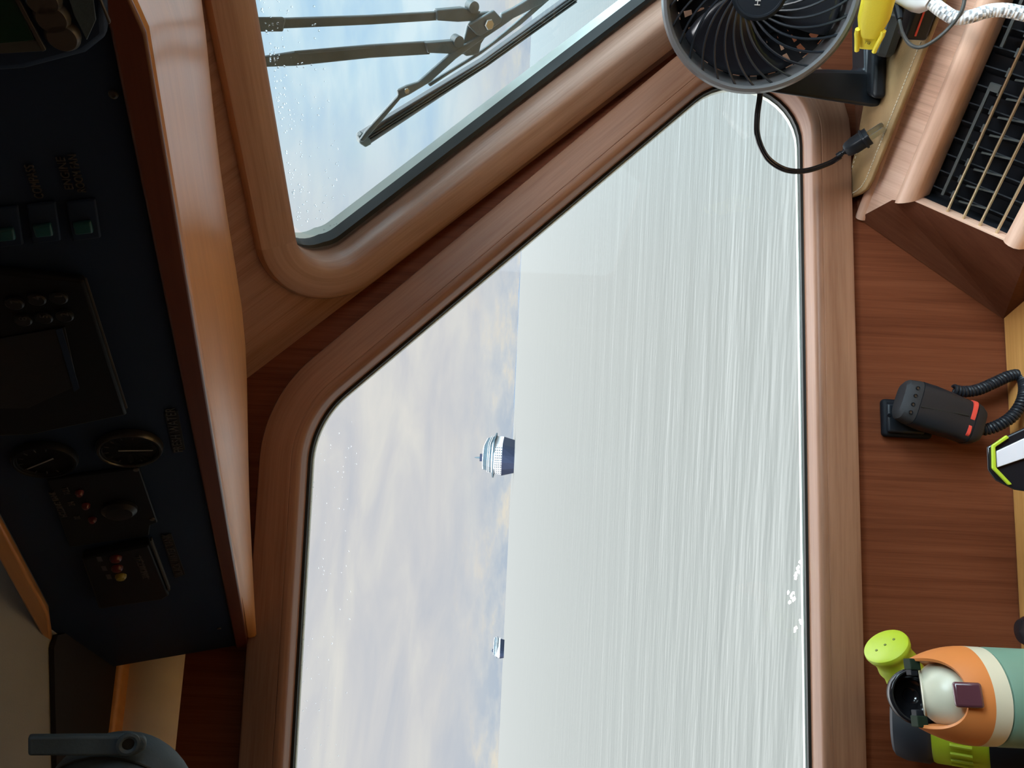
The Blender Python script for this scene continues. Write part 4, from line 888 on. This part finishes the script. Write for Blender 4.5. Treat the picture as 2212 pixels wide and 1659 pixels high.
# raindrops on the front glass, mostly in its upper corner
def drops(name, fn, n, lab):
    mb = MB()
    for _ in range(n):
        c, nn, r = fn(); bm_ = bmesh.new(); bmesh.ops.create_icosphere(bm_, subdivisions=1, radius=1)
        x = nn.orthogonal().normalized(); y = nn.cross(x); s_ = random.uniform(.8, 1.3)
        mb.add([c + x * v.co.x * r * s_ + y * v.co.y * r / s_ + nn * v.co.z * r * .35 for v in bm_.verts], [[v.index for v in f.verts] for f in bm_.faces]); bm_.free()
    o = mb.obj(name, m_drop, base=mb.v[0]); tag(o, lab, 'raindrops', kind='stuff')
Pg = B_face.off(-DB - .0055)
def fnB():
    u = random.random() ** 1.8; y = random.uniform(-10, 500); x = 555 + .17 * y + 6 + u * 120
    return Pg.hit(x, y), Pg.n, random.uniform(.0006, .0015)
drops('raindrops', fnB, 210, 'tiny raindrops scattered over the upper corner of the windscreen beside the wiper')
Pg2 = A_glass.off(-.0045)
def fnA():
    u = random.random() ** 2.2; y = random.uniform(900, 1650); x = 665 - (y - 960) * .058 + 8 + u * 110
    return Pg2.hit(x, y), Pg2.n, random.uniform(.0005, .0011)
drops('raindrops', fnA, 150, 'tiny raindrops along the upper edge of the side window')
mb = MB()
for cx_, cy_, n in ((1722, 1232, 9), (1708, 1295, 7), (1725, 1345, 5)):
    for _ in range(n):
        x, y = cx_ + random.uniform(-9, 9), cy_ + random.uniform(-18, 18); m = random.randint(5, 8); pts = []
        for k in range(m):
            a = 2 * math.pi * k / m; pts.append(A_glass.off(-.0036).hit(x + math.cos(a) * random.uniform(1.2, 4.5), y + math.sin(a) * random.uniform(1.5, 7)))
        mb.add(pts, [list(range(m))])
o = mb.obj('salt_smudge', m_smudge, base=mb.v[0], smooth=False); md = o.modifiers.new('s', 'SOLIDIFY'); md.thickness = .0003; tag(o, 'white dried salt splashes on the lower edge of the side window', 'smudge', kind='stuff')

# ------------------------------------------------------------------ ships
def ship(px, py, dist, beam, name, lab, small=False):
    r = ray(px, py); c = V((r.x * dist, dist, WZ)); t = thing(name, lab, 'ship', tuple(c))
    w = beam / 2; yl = beam * 4 if not small else beam * 3
    X, Y = V((1, 0, 0)), V((0, 1, 0))
    def slab(nm, w0, w1, z0, z1, mat, ybow=0, par=t):
        mb = MB()
        def outl(ww, z, yb):
            return [c + X * (ww * s) + Y * yy + VZ * z for s, yy in ((0, yb - beam * .35), (.45, yb - beam * .22), (.85, yb + beam * .1), (1, yb + beam * .5), (1, yb + yl), (-1, yb + yl), (-1, yb + beam * .5), (-.85, yb + beam * .1), (-.45, yb - beam * .22))]
        a, b = outl(w0, z0, ybow), outl(w1, z1, ybow * 1.0); n = len(a)
        mb.add(a + b, [list(range(n))[::-1], list(range(n, 2 * n))] + [(i, (i + 1) % n, n + (i + 1) % n, n + i) for i in range(n)]); return mb.obj(nm, mat, par, smooth=False)
    H = beam / 36
    slab('hull', w * .80, w, 0, 14 * H, m_hull)
    sup = slab('superstructure', w * .98, w * .98, 14 * H, 23 * H, m_ship, beam * .25)
    mb = MB()
    if not small:
        for r_ in range(4):
            for k in range(12):
                ax_ = abs(-.8 + 1.6 * k / 11); fy_ = (-.35 + .289 * ax_) if ax_ < .45 else (-.22 + .8 * (ax_ - .45)); mb.box(c + X * (w * (-.8 + 1.6 * k / 11)) + Y * (beam * (.25 + fy_) - .2 * H) + VZ * ((15.2 + 2.1 * r_) * H), (X, Y, VZ), (.8 * H, .7 * H, .35 * H))
        mb.obj('cabin_windows', m_shipg, sup, smooth=False)
    slab('bridge_deck', w * 1.22, w * 1.22, 23 * H, 24.6 * H, m_shipg, beam * .3)
    for i, (z0, z1, m, ww) in enumerate(((24.6, 26, m_ship, .92), (26, 28.2, m_shipg, .92), (28.2, 28.9, m_ship, .95), (28.9, 30.2, m_shipg, .93), (30.2, 30.7, m_ship, .95), (30.7, 35.4, m_shipg, .84), (35.4, 36.2, m_ship, .80))):
        slab('upper_deck', w * ww, w * (ww - (.06 if z1 > 31 else 0)), z0 * H, z1 * H, m, beam * (.4 + .03 * i))
    mb = MB(); mb.box(c + Y * beam + VZ * 38 * H, (X, Y, VZ), (4 * H, 5 * H, 2 * H)); mb.obj('funnel', m_hull, t, smooth=False)
    mb = MB(); mb.tube([c + Y * beam * .9 + VZ * 39 * H, c + Y * beam * .9 + VZ * 46 * H], [1.4 * H, .4 * H], 8); mb.obj('mast', m_shipg, t)
ship(1105, 998, 860, 36, 'cruise_ship', 'large cruise ship seen bow on, nearer and bigger of the two on the horizon')
ship(1082, 1414, 2300, 32, 'distant_ship', 'tiny distant ship on the horizon, smaller of the two', small=True)
# low coast far away
mb = MB(); pts = []
for i in range(41):
    x = -3000 + i * 260; h = 9 + 6 * math.sin(i * .7) + 5 * math.sin(i * 1.9 + 1) if 3 < i < 36 else 2
    pts.append((x, max(2, h)))
mb.prism([V((x, 18000, WZ - 3 + h * 1.4)) for x, h in pts] + [V((pts[-1][0], 18000, WZ - 5)), V((pts[0][0], 18000, WZ - 5))], V((0, 900, 0)))
struct(mb, 'coastline', plain('hazy_blue_land', (.05, .065, .085), .9, spec=.05), smooth=False)
